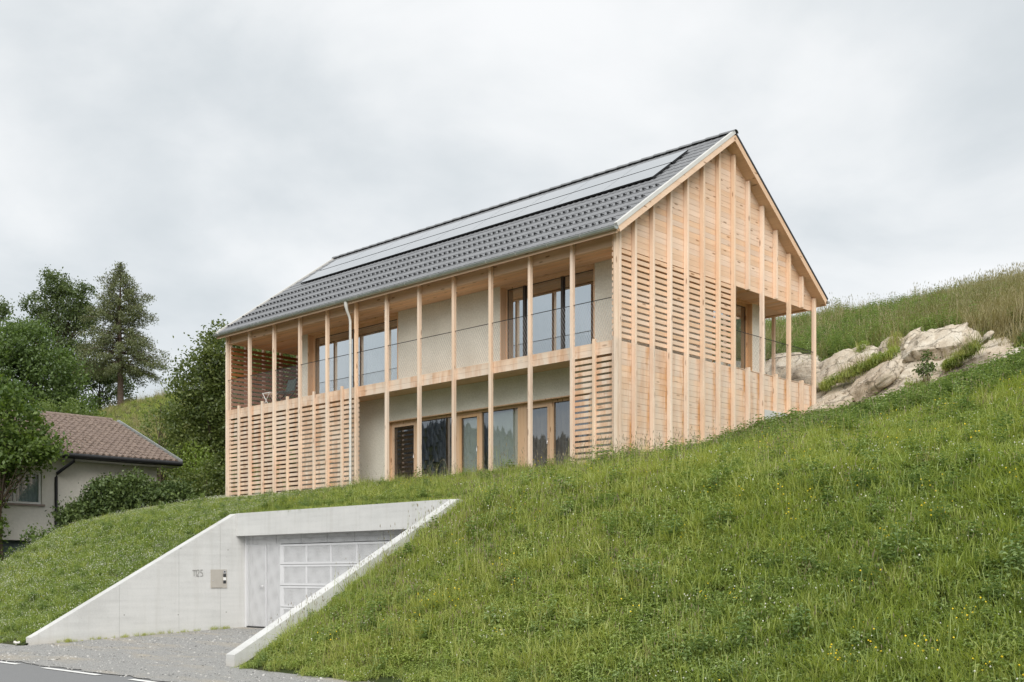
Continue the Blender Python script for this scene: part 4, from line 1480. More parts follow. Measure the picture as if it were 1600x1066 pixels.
SLP = 0.52
ROCKS = [  # x, y, v, half sizes (u, v, z), tilt about u, tilt about v, label
    (1215, 572, 11.4, (1.0, 0.9, 0.75), SLP, 0.0, 'grey limestone block seen between the rear loggia posts'),
    (1258, 585, 10.6, (0.9, 0.9, 0.8), SLP, 0.1, 'cracked pale rock seen just left of the last gable post'),
    (1312, 562, 10.7, (1.0, 1.0, 0.62), SLP, -0.12, 'rounded pale rock just right of the last gable post'),
    (1366, 552, 11.0, (0.62, 0.5, 0.25), 0.3, -0.05, 'thin flat slab wedged below the two upright blocks'),
    (1387, 536, 11.4, (0.42, 0.6, 0.5), SLP, 0.1, 'egg-shaped block, left of two upright blocks under the weeds'),
    (1418, 530, 11.4, (0.40, 0.6, 0.55), SLP, 0.0, 'squared block, right of two upright blocks under the weeds'),
    (1444, 536, 10.6, (1.0, 0.9, 0.72), SLP, -0.16, 'largest pale boulder bulging in the middle of the rock face'),
    (1492, 520, 10.9, (0.55, 0.8, 0.62), SLP, -0.1, 'white triangular rock at the top right end of the rock face'),
    (1346, 592, 9.0, (1.05, 0.9, 0.46), SLP, -0.30, 'long reddish brown slab sloping above the nettles'),
    (1378, 606, 8.5, (0.8, 0.7, 0.36), SLP, -0.2, 'dark brown lower slab split by a long crack'),
    (1408, 584, 9.2, (0.46, 0.7, 0.55), SLP, 0.05, 'upright cracked block under the largest boulder'),
    (1432, 588, 9.0, (0.45, 0.7, 0.42), SLP, 0.0, 'broken block right of the cracked block by the young tree'),
    (1300, 622, 8.8, (0.85, 0.9, 0.42), SLP, -0.15, 'low pale rock at the foot of the last gable post'),
    (1262, 638, 8.6, (0.6, 0.5, 0.35), 0.3, -0.1, 'small brown rock under the rear end of the gable boards'),
    (1478, 592, 8.1, (0.9, 0.5, 0.22), 0.3, -0.22, 'low ridge of pale stone rising through the nettles'),
    (1535, 566, 7.9, (0.75, 0.5, 0.22), 0.3, -0.25, 'weathered ledge at the right end of the stone ridge'),
    (1524, 528, 9.6, (0.42, 0.4, 0.2), 0.4, -0.5, 'small tilted stone in the grass beside the dry slope'),
    (1440, 606, 8.0, (0.35, 0.3, 0.16), 0.2, 0.0, 'small whitish stone at the foot of the young tree'),
]
rock_spots = []
for i, (x, y, vv, sz, ru, rv, lab) in enumerate(ROCKS):
    u, v, z = at(x, y, vv)
    rock(lab, u, v + 0.2, z - 0.12, (sz[0] * 1.12, sz[1] * 1.1, sz[2] * 0.54), (ru + 0.1, rv - 0.12, R.uniform(-0.15, 0.15)), i + 3, pw=5.0, rough=0.09)
    rock_spots.append((u, v, max(sz[0], sz[1]) * 0.85))
# earth and bedrock surface behind the blocks
m = rock('broad bedrock slab carrying the pale blocks behind the house', *(lambda p: (p[0], p[1] + 0.7, p[2] - 0.44))(at(1375, 572, 10.2)), (3.9, 2.1, 0.62), (SLP + 0.05, -0.1, 0.0), 77, pw=4.0, rough=0.5, n=46)
rock_spots.append((at(1390, 565, 10.0)[0], 10.2, 2.2))
stn = rock('round white stone lying at the foot of the left grass bank', *at(26, 1004, -9.35), (0.12, 0.10, 0.085), (0, 0, 0.4), 55, group=None, name='stone', pw=2.0, rough=0.04)
stn.data.materials[0] = flat('pale_stone', (0.58, 0.56, 0.52), 0.9, var=0.15)
stn['category'] = 'stone'

# ------------------------------------------------------------------ trees and shrubs
def leaf_mesh(name, P, size, mat, flat_=0.0, aspect=0.55, up=None, tint=None):
    """P: leaf centres (n,3); every leaf is a small diamond, bent along its midrib"""
    n = len(P)
    d = NR.normal(size=(n, 3))
    d[:, 2] *= (1 - flat_)
    if up is not None:
        d = d + np.asarray(up)
    d /= np.linalg.norm(d, axis=1, keepdims=True) + 1e-9
    r = NR.normal(size=(n, 3))
    if flat_:
        r[:, :2] *= 1
    s = np.cross(d, r)
    s /= np.linalg.norm(s, axis=1, keepdims=True) + 1e-9
    sz = size * NR.uniform(0.65, 1.35, (n, 1))
    a = P - d * sz * 0.5
    b_ = P + s * sz * aspect * 0.5
    c = P + d * sz * 0.5
    e = P - s * sz * aspect * 0.5
    V = np.stack([a, b_, c, e], 1).reshape(-1, 3)
    me = bpy.data.meshes.new(name)
    me.vertices.add(n * 4)
    me.vertices.foreach_set('co', V.ravel())
    me.loops.add(n * 4)
    me.loops.foreach_set('vertex_index', np.arange(n * 4, dtype=np.int32))
    me.polygons.add(n)
    me.polygons.foreach_set('loop_start', np.arange(0, n * 4, 4, dtype=np.int32))
    me.polygons.foreach_set('loop_total', np.full(n, 4, dtype=np.int32))
    at_ = me.attributes.new('leaf_tint', 'FLOAT', 'FACE')
    t = NR.uniform(0, 1, n) if tint is None else np.clip(tint + NR.normal(0, 0.2, n), 0, 1)
    at_.data.foreach_set('value', t.astype(np.float32))
    me.materials.append(mat)
    me.update()
    return me


def crown_points(lobes, nclump, per, crad, gap=0.0, flatten=0.75):
    """clumps spread mostly near the surface of the lobes, with whole clumps left out for gaps"""
    vol = np.array([l[3] * l[4] * l[5] for l in lobes]) ** 0.75
    pick = NR.choice(len(lobes), nclump, p=vol / vol.sum())
    C = np.zeros((nclump, 3))
    for i, k in enumerate(pick):
        l = lobes[k]
        d = NR.normal(size=3)
        d /= np.linalg.norm(d)
        rr = NR.uniform(0.1, 1.0) ** 0.42
        C[i] = np.array(l[:3]) + d * rr * np.array(l[3:6])
    tint_c = NR.uniform(0.1, 0.9, nclump)
    P = np.repeat(C, per, axis=0) + NR.normal(size=(nclump * per, 3)) * crad * np.array([1, 1, flatten]) * np.repeat(NR.uniform(0.6, 1.3, (nclump, 1)), per, axis=0)
    return P, C, np.repeat(tint_c, per)


def tree(name, label, base, top, lobes, mat, nclump, per, crad, leaf, trunk_r, bark='bark', group=None, limbs=16, cat='tree', aspect=0.55, flat_=0.0, up=None, trunk_top=0.8):
    """base: world x, y, z. lobes relative to the base, world axes"""
    root = bpy.data.objects.new(name, None)
    COL.objects.link(root)
    root.location = base
    tag(root, label, cat, group)
    P, C, T = crown_points(lobes, nclump, per, crad)
    me = leaf_mesh('crown', P, leaf, mat, flat_, aspect, up, T)
    o = bpy.data.objects.new('crown', me)
    COL.objects.link(o)
    o.parent = root
    t = MB()
    h = top * trunk_top
    lean = R.uniform(-0.03, 0.03) * h
    pts = [(lean * k / 6 + R.uniform(-.02, .02) * h * (k > 0), R.uniform(-.02, .02) * h * (k > 0), -0.4 + (h + 0.4) * k / 6) for k in range(7)]
    t.tube(pts, [trunk_r * (1 - 0.8 * k / 6) for k in range(7)], 8)
    idx = NR.choice(len(C), min(limbs, len(C)), replace=False)
    for i in idx:
        c = C[i]
        f = min(0.95, max(0.22, (c[2] / h) - 0.28))
        k = f * 6
        k0 = min(int(k), 5)
        p0 = Vector(pts[k0]).lerp(Vector(pts[k0 + 1]), k - k0)
        r0 = trunk_r * (1 - 0.8 * f) * 0.5
        mid = p0.lerp(Vector(c), 0.5) + Vector((0, 0, 0.08 * h * R.random()))
        t.tube([p0, mid, Vector(c)], [r0, r0 * 0.6, r0 * 0.2], 5, caps=False)
    tr = bpy.data.objects.new('trunk', t.mesh('trunk', M[bark]))
    COL.objects.link(tr)
    tr.parent = root
    return root


def PX(x, Y, z):
    return ((x - 800) / 1763.0 * Y, Y, z)


LF = {
    'near': m_leaf('leaf_near_tree', (0.059, 0.105, 0.022), (0.160, 0.227, 0.044)),
    'rhodo': m_leaf('leaf_rhododendron', (0.054, 0.088, 0.028), (0.139, 0.189, 0.056), trans=0.2),
    'lime': m_leaf('leaf_lime', (0.126, 0.194, 0.028), (0.211, 0.279, 0.047)),
    'dense': m_leaf('leaf_dense_tree', (0.071, 0.105, 0.028), (0.182, 0.216, 0.059)),
    'far': m_leaf('leaf_far_tree', (0.068, 0.100, 0.039), (0.155, 0.200, 0.074)),
    'broad': m_leaf('leaf_broad_tree', (0.067, 0.111, 0.033), (0.156, 0.224, 0.062)),
    'larch': m_leaf('needle_larch', (0.098, 0.117, 0.053), (0.178, 0.196, 0.084), trans=0.25),
    'feather': m_leaf('leaf_feathery', (0.101, 0.151, 0.039), (0.203, 0.261, 0.070)),
}
GT = 'trees on the slope behind the neighbouring house'
tree('broadleaf_tree', 'leafy tree with glossy dark leaves in front of the cream house', PX(2, 36.5, -1.2), 7.8,
     [(0.1, 0, 6.0, 1.3, 1.3, 1.5), (0.8, 0, 5.2, 1.2, 1.2, 0.7), (-0.9, 0.3, 4.8, 1.4, 1.4, 1.4), (-0.75, -0.2, 3.4, 0.85, 1.0, 0.8), (-1.5, 0, 2.4, 0.9, 1.0, 0.9), (-0.7, -0.3, 1.9, 0.6, 0.5, 0.4), (-0.2, -0.5, 2.5, 0.45, 0.4, 0.5), (0.0, -0.4, 1.4, 0.6, 0.4, 0.45), (-0.8, -0.5, 1.2, 0.8, 0.5, 0.5), (-0.1, -0.6, 3.3, 0.5, 0.4, 0.5), (-0.4, -0.6, 0.8, 0.8, 0.4, 0.4)], LF['near'], 350, 46, 0.22, 0.15, 0.085, limbs=34)
tree('rhododendron_bush', 'wide dark rhododendron bush at the top of the grass bank', PX(195, 38.3, 0.2), 3.4,
     [(-1.35, 0, 1.6, 0.85, 1.0, 0.75), (-0.55, 0.2, 2.1, 0.9, 1.0, 0.95), (0.15, 0, 2.55, 0.75, 0.9, 0.7), (0.8, 0.3, 2.4, 0.8, 0.9, 0.65), (1.5, 0.5, 2.3, 0.7, 0.8, 0.6), (-0.2, -0.2, 1.3, 1.4, 0.9, 0.8)], LF['rhodo'], 640, 60, 0.17, 0.115, 0.08, limbs=12, cat='bush', up=(0, -0.2, 0.5))
tree('garden_bush', 'loose green bush between the rhododendron and the slatted house corner', PX(322, 41, 0.6), 3.6,
     [(-0.6, 0, 2.4, 0.7, 0.8, 0.75), (0.2, 0.2, 2.75, 0.7, 0.8, 0.8), (0.9, 0, 2.3, 0.8, 0.8, 0.9), (0.1, -0.1, 1.5, 1.2, 0.8, 0.9)], LF['dense'], 200, 40, 0.2, 0.12, 0.06, limbs=10, cat='bush')
tree('lime_shrub', 'yellow-green shrub at the foot of the dense tree', PX(302, 44, 1.0), 4.6,
     [(0, 0, 3.2, 0.8, 0.8, 0.9), (0.5, 0.2, 2.4, 0.9, 0.8, 1.0)], LF['lime'], 90, 36, 0.22, 0.10, 0.06, limbs=8, cat='shrub')
tree('dense_tree', 'dense dark tree rising directly left of the timber house', PX(330, 48, 1.0), 9.9,
     [(0.55, 0, 8.2, 1.1, 1.2, 1.5), (-0.3, 0, 7.0, 1.35, 1.3, 1.5), (-0.9, 0.2, 5.3, 1.25, 1.3, 1.3), (0.8, 0, 5.6, 1.5, 1.4, 2.0), (-0.2, 0, 3.6, 1.7, 1.4, 1.5), (1.5, 0.3, 7.2, 1.2, 1.2, 1.6), (2.7, 0.4, 7.4, 1.3, 1.2, 1.7), (2.4, 0.4, 5.2, 1.4, 1.2, 1.6), (3.8, 0.4, 7.0, 1.0, 1.0, 1.6)], LF['dense'], 980, 52, 0.27, 0.14, 0.16, limbs=26)
tree('dense_tree', 'leafy tree behind the house, glimpsed through the upper left slatted screen', PX(425, 57, 2.5), 11.0,
     [(0, 0, 8.2, 2.2, 1.5, 2.0), (-1.5, 0, 6.0, 2.0, 1.5, 2.0), (1.5, 0, 6.0, 2.0, 1.5, 2.2), (0, 0, 3.6, 2.8, 1.5, 2.0)], LF['dense'], 360, 44, 0.32, 0.2, 0.18, limbs=14)
FT = tree('young_tree', 'feathery young tree with upright shoots between the brown roof and the dense tree', PX(252, 51, 3.0), 5.9,
     [(0.1, 0, 4.6, 0.35, 0.35, 1.2), (-0.6, 0, 3.8, 0.4, 0.4, 1.0), (0.6, 0, 3.7, 0.4, 0.4, 1.1), (-0.2, 0, 2.4, 1.3, 0.6, 1.0), (-0.9, 0.2, 1.6, 0.9, 0.6, 0.9), (0.8, 0, 2.0, 0.9, 0.6, 1.1)], LF['feather'], 150, 26, 0.18, 0.12, 0.07, limbs=60)
tree('broadleaf_tree', 'broad rounded green tree left of the larch, above the brown roof', PX(48, 76, 5.0), 12.2,
     [(-0.4, 0, 10.4, 2.2, 2.2, 1.7), (1.5, 0, 8.6, 2.2, 2.0, 1.7), (-2.2, 0, 8.6, 2.2, 2.0, 1.8), (0.0, 0, 6.2, 3.3, 2.4, 1.6), (2.7, 0.3, 6.0, 1.6, 1.6, 1.5), (-3.0, 0, 5.6, 2.0, 1.6, 1.4), (1.2, 0.2, 4.3, 2.4, 1.8, 1.2)], LF['broad'], 720, 54, 0.36, 0.21, 0.26, group=GT, limbs=26)
tree('broadleaf_tree', 'tall airy tree with an open crown behind the broad tree', PX(92, 116, 14.5), 17.3,
     [(-0.3, 0, 15.2, 1.5, 1.6, 1.6), (1.2, 0, 13.6, 1.7, 1.6, 1.5), (-1.9, 0, 13.0, 1.6, 1.6, 1.5), (0.2, 0, 11.4, 2.6, 1.8, 1.5), (-3.2, 0, 10.4, 1.6, 1.5, 1.2), (2.6, 0, 11.6, 1.2, 1.3, 1.6), (2.7, 0, 14.6, 0.7, 0.8, 1.0), (1.4, 0, 8.6, 1.8, 1.5, 1.2), (2.2, 0, 6.6, 1.6, 1.5, 1.0)], LF['far'], 420, 44, 0.36, 0.25, 0.3, group=GT, limbs=60)
tree('broadleaf_tree', 'far leafy tree cut by the left edge of the view', PX(-22, 112, 14.0), 15.5,
     [(0.4, 0, 12.2, 2.0, 1.8, 1.6), (-1.0, 0, 10, 2.4, 1.8, 2.0)], LF['far'], 120, 40, 0.4, 0.27, 0.25, group=GT, limbs=16)
tree('broadleaf_tree', 'low dark tree standing behind the larch trunk', PX(155, 121, 16.0), 8.0,
     [(0.2, 0, 5.6, 2.2, 1.6, 1.4), (1.9, 0, 4.2, 1.6, 1.4, 1.4), (-1.8, 0, 4.4, 1.7, 1.4, 1.6), (2.6, 0, 2.4, 1.2, 1.0, 1.2), (0.4, 0, 2.2, 1.8, 1.2, 1.2)], LF['far'], 210, 40, 0.34, 0.25, 0.16, group=GT, limbs=20)
tree('hillside_shrub', 'pale green shrub just above the brown roof ridge', PX(100, 58, 4.5), 5.0,
     [(-0.9, 0, 3.3, 1.0, 0.9, 1.2), (0.5, 0, 3.6, 0.9, 0.9, 1.0), (1.6, 0.2, 3.0, 0.8, 0.8, 0.9), (0.2, 0, 2.0, 1.8, 1.0, 1.2)], LF['feather'], 200, 36, 0.24, 0.13, 0.08, limbs=20, cat='shrub')
tree('garden_shrub', 'straggly low shrub below the downpipe of the cream house', PX(66, 35.6, -0.6), 2.1,
     [(0.0, 0, 1.6, 0.55, 0.5, 0.45), (0.55, 0, 1.75, 0.4, 0.4, 0.35), (-0.5, 0, 1.2, 0.5, 0.5, 0.4), (0.1, 0, 0.9, 0.8, 0.6, 0.4)], LF['near'], 80, 30, 0.14, 0.10, 0.03, limbs=24, cat='shrub')


def larch():
    """conifer with level, slightly drooping branches in loose tiers"""
    root = bpy.data.objects.new('larch_tree', None)
    COL.objects.link(root)
    root.location = PX(188, 110, 16.0)
    tag(root, 'tall larch with drooping tiers of needles standing on the mound', 'tree', GT)
    H = 14.4
    t = MB()
    t.tube([(0, 0, -0.6), (0.03, 0, 3), (-0.05, 0, 7), (0.0, 0, 11), (0, 0, H)], [0.33, 0.27, 0.20, 0.11, 0.02], 9)
    Ps = []
    prof = [(3.5, 3.6), (4.4, 4.7), (5.6, 4.9), (7.0, 4.2), (8.8, 3.3), (10.6, 3.1), (12.2, 2.1), (13.4, 1.0), (14.3, 0.15)]
    hz, hr = np.array(prof).T
    z = 3.7
    while z < H - 0.1:
        ln0 = np.interp(z, hz, hr)
        nb = 9 if z < 11 else 6
        a0 = NR.uniform(0, 6.28)
        for k in range(nb):
            a = a0 + 6.283 * k / nb + NR.uniform(-0.3, 0.3)
            ln = ln0 * NR.uniform(0.55, 1.12)
            if NR.uniform() < 0.10:
                ln *= 0.4
            dr = -0.12 * ln if z < 8 else 0.12 * ln
            tip = np.array([math.cos(a) * ln, math.sin(a) * ln, z + dr])
            st = np.array([0, 0, z])
            md = st * 0.5 + tip * 0.5 + np.array([0, 0, 0.1 * ln])
            t.tube([st, md, tip], [0.07 * (1.1 - z / H) + 0.015, 0.03, 0.008], 4, caps=False)
            m_ = int(62 * ln) + 10
            f = NR.uniform(0.25, 1.0, (m_, 1)) ** 0.8
            base = st * (1 - f) ** 2 + 2 * md * f * (1 - f) + tip * f ** 2
            w = 0.07 + 0.17 * f
            off = NR.normal(size=(m_, 3)) * np.array([1, 1, 0.55]) * w
            off[:, 2] -= np.abs(NR.normal(size=m_)) * 0.26
            Ps.append(base + off)
        z += NR.uniform(0.34, 0.52)
    P = np.concatenate(Ps)
    me = leaf_mesh('crown', P, 0.26, LF['larch'], 0.0, 0.26, (0, 0, -0.7))
    o = bpy.data.objects.new('crown', me)
    COL.objects.link(o)
    o.parent = root
    tr = bpy.data.objects.new('trunk', t.mesh('trunk', M['bark_larch']))
    COL.objects.link(tr)
    tr.parent = root


larch()
su, sv, sz_ = at(1450, 605, 8.3)
tree('sapling', 'slender young tree with small leaves in front of the rock face', W(su, sv, sz_ - 0.15), 1.05,
     [(0, 0, 0.85, 0.16, 0.16, 0.22), (-0.12, 0, 0.6, 0.16, 0.15, 0.16), (0.13, 0, 0.62, 0.14, 0.14, 0.15)], LF['rhodo'], 34, 14, 0.06, 0.075, 0.016, limbs=20, cat='sapling', trunk_top=0.95)
FN = bpy.data.objects.new('pasture_fence', None)
COL.objects.link(FN)
FN.location = PX(240, 112, 16.0)
tag(FN, 'row of thin wooden fence posts on the skyline right of the larch', 'fence')
for k in range(5):
    x = (k - 2) * 0.85
    uu, vv2 = UV(FN.location.x + x, FN.location.y + 0.2 * k)
    zb = tz(uu, vv2) - 16.0
    m = MB().tube([(x, 0.2 * k, zb - 0.2), (x + 0.02, 0.2 * k, zb + 1.05)], 0.05, 6)
    o = bpy.data.objects.new('post', m.mesh('post', M['bark']))
    COL.objects.link(o)
    o.parent = FN

# ------------------------------------------------------------------ wooded ridge across the valley (seen in the window reflections)
def wood_ridge():
    n = 17000
    V, F = [], []
    seg = 5
    for i in range(n):
        y = NR.uniform(-1100, 1500)
        f = NR.uniform(0, 1)
        x = -700 - 500 * f
        ridge = 150 + 9 * math.sin(y * 0.010 + 1) + 5 * math.sin(y * 0.033)
        z = -3 + ridge * f ** 0.8
        h = NR.uniform(6, 11)
        r = h * NR.uniform(0.25, 0.42)
        o = len(V)
        for k in range(seg):
            a = 6.283 * k / seg
            V.append((x + math.cos(a) * r, y + math.sin(a) * r, z))
        V.append((x, y, z + h))
        for k in range(seg):
            F.append((o + k, o + (k + 1) % seg, o + seg))
    me = bpy.data.meshes.new('distant_wood')
    me.from_pydata(V, [], F)
    me.materials.append(flat('hazy_spruce_wood', (0.10, 0.12, 0.135), 0.9))  # lightened and bluish: the haze of distance is put into the colour
    o = bpy.data.objects.new('distant_wood', me)
    COL.objects.link(o)
    tag(o, 'spruce wood on the ridge across the valley', None, None, 'stuff')
    ys = np.linspace(-1300, 1700, 100)
    P, F = [], []
    for j, y in enumerate(ys):
        ridge = 150 + 9 * math.sin(y * 0.010 + 1) + 5 * math.sin(y * 0.033)
        for i in range(9):
            f = i / 8
            P.append((-700 - 500 * f, y, -3 + ridge * f ** 0.8))
        P.append((-1500, y, -3 + ridge * 0.9))
    for j in range(len(ys) - 1):
        for i in range(9):
            a = j * 10 + i
            F.append((a, a + 10, a + 11, a + 1))
    me = bpy.data.meshes.new('hill')
    me.from_pydata(P, [], F)
    me.materials.append(M['soil'])
    o = bpy.data.objects.new('hill', me)
    COL.objects.link(o)
    tag(o, 'hill across the valley', None, None, 'structure')


wood_ridge()

# ------------------------------------------------------------------ meadow
def proto(name, blades, mat, extra=None):
    """plant made of thin bent blades: list of (base, direction, length, width, bend, tint)"""
    V, F, T, MI = [], [], [], []
    for (bx, by, az, lean, ln, w, bend, tint) in blades:
        o = len(V)
        ca, sa = math.cos(az), math.sin(az)
        px, py = -sa, ca
        for k, (f, ww) in enumerate(((0, 0.8), (0.4, 1.0), (0.75, 0.7), (1.0, 0.0))):
            r = ln * f * (math.sin(lean) + bend * f * f)
            z = ln * f * (math.cos(lean)) - ln * bend * 0.45 * f ** 3
            cx, cy_ = bx + ca * r, by + sa * r
            if ww > 0:
                V.append((cx + px * w * ww / 2, cy_ + py * w * ww / 2, z))
                V.append((cx - px * w * ww / 2, cy_ - py * w * ww / 2, z))
            else:
                V.append((cx, cy_, z))
        F += [(o, o + 1, o + 3, o + 2), (o + 2, o + 3, o + 5, o + 4), (o + 4, o + 5, o + 6)]
        T += [tint] * 3
        MI += [0] * 3
    if extra:
        for vs, fs, tint, mi in extra:
            o = len(V)
            V += vs
            F += [tuple(o + i for i in f) for f in fs]
            T += [tint] * len(fs)
            MI += [mi] * len(fs)
    me = bpy.data.meshes.new(name)
    me.from_pydata(V, [], F)
    for mm in (mat if isinstance(mat, list) else [mat]):
        me.materials.append(mm)
    me.polygons.foreach_set('material_index', MI)
    a = me.attributes.new('leaf_tint', 'FLOAT', 'FACE')
    a.data.foreach_set('value', T)
    return me


G = {
    'grass': m_leaf('meadow_grass', (0.199, 0.268, 0.049), (0.387, 0.448, 0.109), (0.448, 0.454, 0.144), 0.4, inst=True),
    'herb': m_leaf('meadow_herb', (0.152, 0.230, 0.068), (0.349, 0.424, 0.161), (0.354, 0.424, 0.109), 0.35, inst=True),
    'nettle': m_leaf('nettle', (0.124, 0.199, 0.068), (0.299, 0.380, 0.153), (0.305, 0.380, 0.129), 0.35, inst=True),
    'straw': m_leaf('dry_grass', (0.30, 0.245, 0.125), (0.43, 0.365, 0.215), (0.22, 0.23, 0.09), 0.3, inst=True),
    'seed': m_leaf('grass_seed_head', (0.25, 0.21, 0.13), (0.36, 0.33, 0.19), (0.22, 0.16, 0.11), 0.3, inst=True),
    'yellow': flat('buttercup_yellow', (0.75, 0.55, 0.02), 0.7),
    'whitef': flat('clover_white', (0.62, 0.62, 0.52), 0.8),
}


def tuft(n, h0, h1, rad, w, lean, bend):
    return [(R.gauss(0, rad), R.gauss(0, rad), R.uniform(0, 6.28), lean * R.uniform(0, 1.25), R.uniform(h0, h1), w * R.uniform(0.7, 1.3), R.uniform(0.05, bend), R.random()) for _ in range(n)]


def quadleaf(c, d, s, tint, mi=0, fold=0.25):
    """a broad leaf: two triangles pairs folded along the midrib"""
    c, d = Vector(c), Vector(d).normalized()
    side = d.cross(Vector((0, 0, 1)))
    if side.length < 0.01:
        side = Vector((1, 0, 0))
    side.normalize()
    up = side.cross(d)
    a = c - d * s * 0.5
    e = c + d * s * 0.5
    l = c + side * s * 0.32 + up * s * fold
    r = c - side * s * 0.32 + up * s * fold
    return ([tuple(a), tuple(l), tuple(e), tuple(r)], [(0, 2, 1), (0, 3, 2)], tint, mi)


def herb_clump(n, h, rad, size, mi=0):
    ex = []
    for _ in range(n):
        a = R.uniform(0, 6.28)
        r = rad * math.sqrt(R.random())
        z = h * (0.25 + 0.75 * R.random()) * (1 - 0.4 * (r / rad) ** 2)
        ex.append(quadleaf((math.cos(a) * r, math.sin(a) * r, z), (math.cos(a + R.uniform(-1, 1)), math.sin(a + R.uniform(-1, 1)), R.uniform(-0.5, 0.5)), size * R.uniform(0.6, 1.4), R.random(), mi))
    return ex


def heads(n, h0, h1, rad, size, mi, tall=2.0):
    ex, st = [], []
    for _ in range(n):
        x, y = R.gauss(0, rad), R.gauss(0, rad)
        h = R.uniform(h0, h1)
        dx, dy = R.gauss(0, 0.05), R.gauss(0, 0.05)
        st.append((x, y, math.atan2(dy, dx), math.hypot(dx, dy) / h, h, 0.0045, 0.0, 0.3 + 0.5 * R.random()))
        t = Vector((x + dx, y + dy, h))
        s = size * R.uniform(0.7, 1.3)
        vs = [tuple(t + Vector(p) * s) for p in ((0.5, 0, 0), (-0.25, 0.43, 0), (-0.25, -0.43, 0), (0, 0, tall * 0.5), (0, 0, -tall * 0.5))]
        ex.append((vs, [(0, 1, 3), (1, 2, 3), (2, 0, 3), (1, 0, 4), (2, 1, 4), (0, 2, 4)], R.random(), mi))
    return st, ex


def nettle(n, h):
    ex, st = [], []
    for _ in range(n):
        x, y = R.gauss(0, 0.09), R.gauss(0, 0.09)
        hh = h * R.uniform(0.6, 1.1)
        lx, ly = R.gauss(0, 0.1), R.gauss(0, 0.1)
        st.append((x, y, math.atan2(ly, lx), math.hypot(lx, ly), hh, 0.008, 0.0, 0.3))
        k = 0.3
        while k < 1.0:
            a = R.uniform(0, 6.28)
            for s in (0, math.pi):
                d = Vector((math.cos(a + s), math.sin(a + s), R.uniform(-0.35, 0.25)))
                s_ = 0.085 * (1.2 - 0.5 * k) * R.uniform(0.8, 1.25)
                c = Vector((x + lx * hh * k, y + ly * hh * k, hh * k)) + d * s_ * 0.6
                ex.append(quadleaf(c, d, s_, R.random()))
            k += 0.12
    return st, ex


PR = {}
PR['short'] = [proto('grass_tuft', tuft(34, 0.10, 0.24, 0.075, 0.0085, 0.5, 0.55), G['grass']) for _ in range(3)]
PR['mid'] = [proto('grass_tuft', tuft(30, 0.13, 0.30, 0.08, 0.0085, 0.45, 0.5), G['grass']) for _ in range(3)]
PR['long'] = [proto('grass_tuft', tuft(34, 0.22, 0.46, 0.07, 0.010, 0.5, 0.75), G['grass']) for _ in range(2)]
PR['herb'] = [proto('herb_clump', tuft(6, 0.1, 0.2, 0.08, 0.008, 0.5, 0.4), G['herb'], herb_clump(46, 0.17, 0.15, 0.05)) for _ in range(3)]
st, ex = heads(7, 0.35, 0.62, 0.1, 0.011, 1, 5.0)
PR['seed'] = [proto('flowering_grass', st + tuft(10, 0.15, 0.32, 0.08, 0.008, 0.4, 0.5), [G['grass'], G['seed']], ex)]
st, ex = heads(9, 0.30, 0.66, 0.13, 0.012, 1, 5.0)
PR['seed'].append(proto('flowering_grass', st + tuft(8, 0.15, 0.32, 0.08, 0.008, 0.4, 0.5), [G['grass'], G['seed']], ex))
st, ex = heads(5, 0.2, 0.38, 0.08, 0.024, 1, 0.8)
PR['yellow'] = [proto('buttercup', st, [G['herb'], G['yellow']], ex + herb_clump(12, 0.12, 0.1, 0.045))]
st, ex = heads(8, 0.12, 0.21, 0.12, 0.024, 1, 1.1)
PR['clover'] = [proto('clover_clump', st, [G['herb'], G['whitef']], ex + herb_clump(40, 0.13, 0.15, 0.04))]
PR['nettle'] = []
for hgt in (0.30, 0.40, 0.50):
    st, ex = nettle(5, hgt)
    PR['nettle'].append(proto('nettle', st, G['nettle'], ex))
st, ex = heads(10, 0.4, 0.8, 0.16, 0.018, 1, 5.0)
PR['straw'] = [proto('dry_grass_tuft', st + tuft(26, 0.3, 0.75, 0.12, 0.011, 0.4, 0.6), [G['straw'], G['straw']], ex), proto('dry_grass_tuft', tuft(34, 0.3, 0.8, 0.13, 0.011, 0.5, 0.6), G['straw'])]
st, ex = nettle(7, 0.62)
PR['weed'] = [proto('tall_weed', st, G['nettle'], ex)]
st, ex = nettle(4, 0.85)
PR['weed'].append(proto('tall_weed', st + tuft(12, 0.3, 0.7, 0.15, 0.012, 0.4, 0.5), G['nettle'], ex))


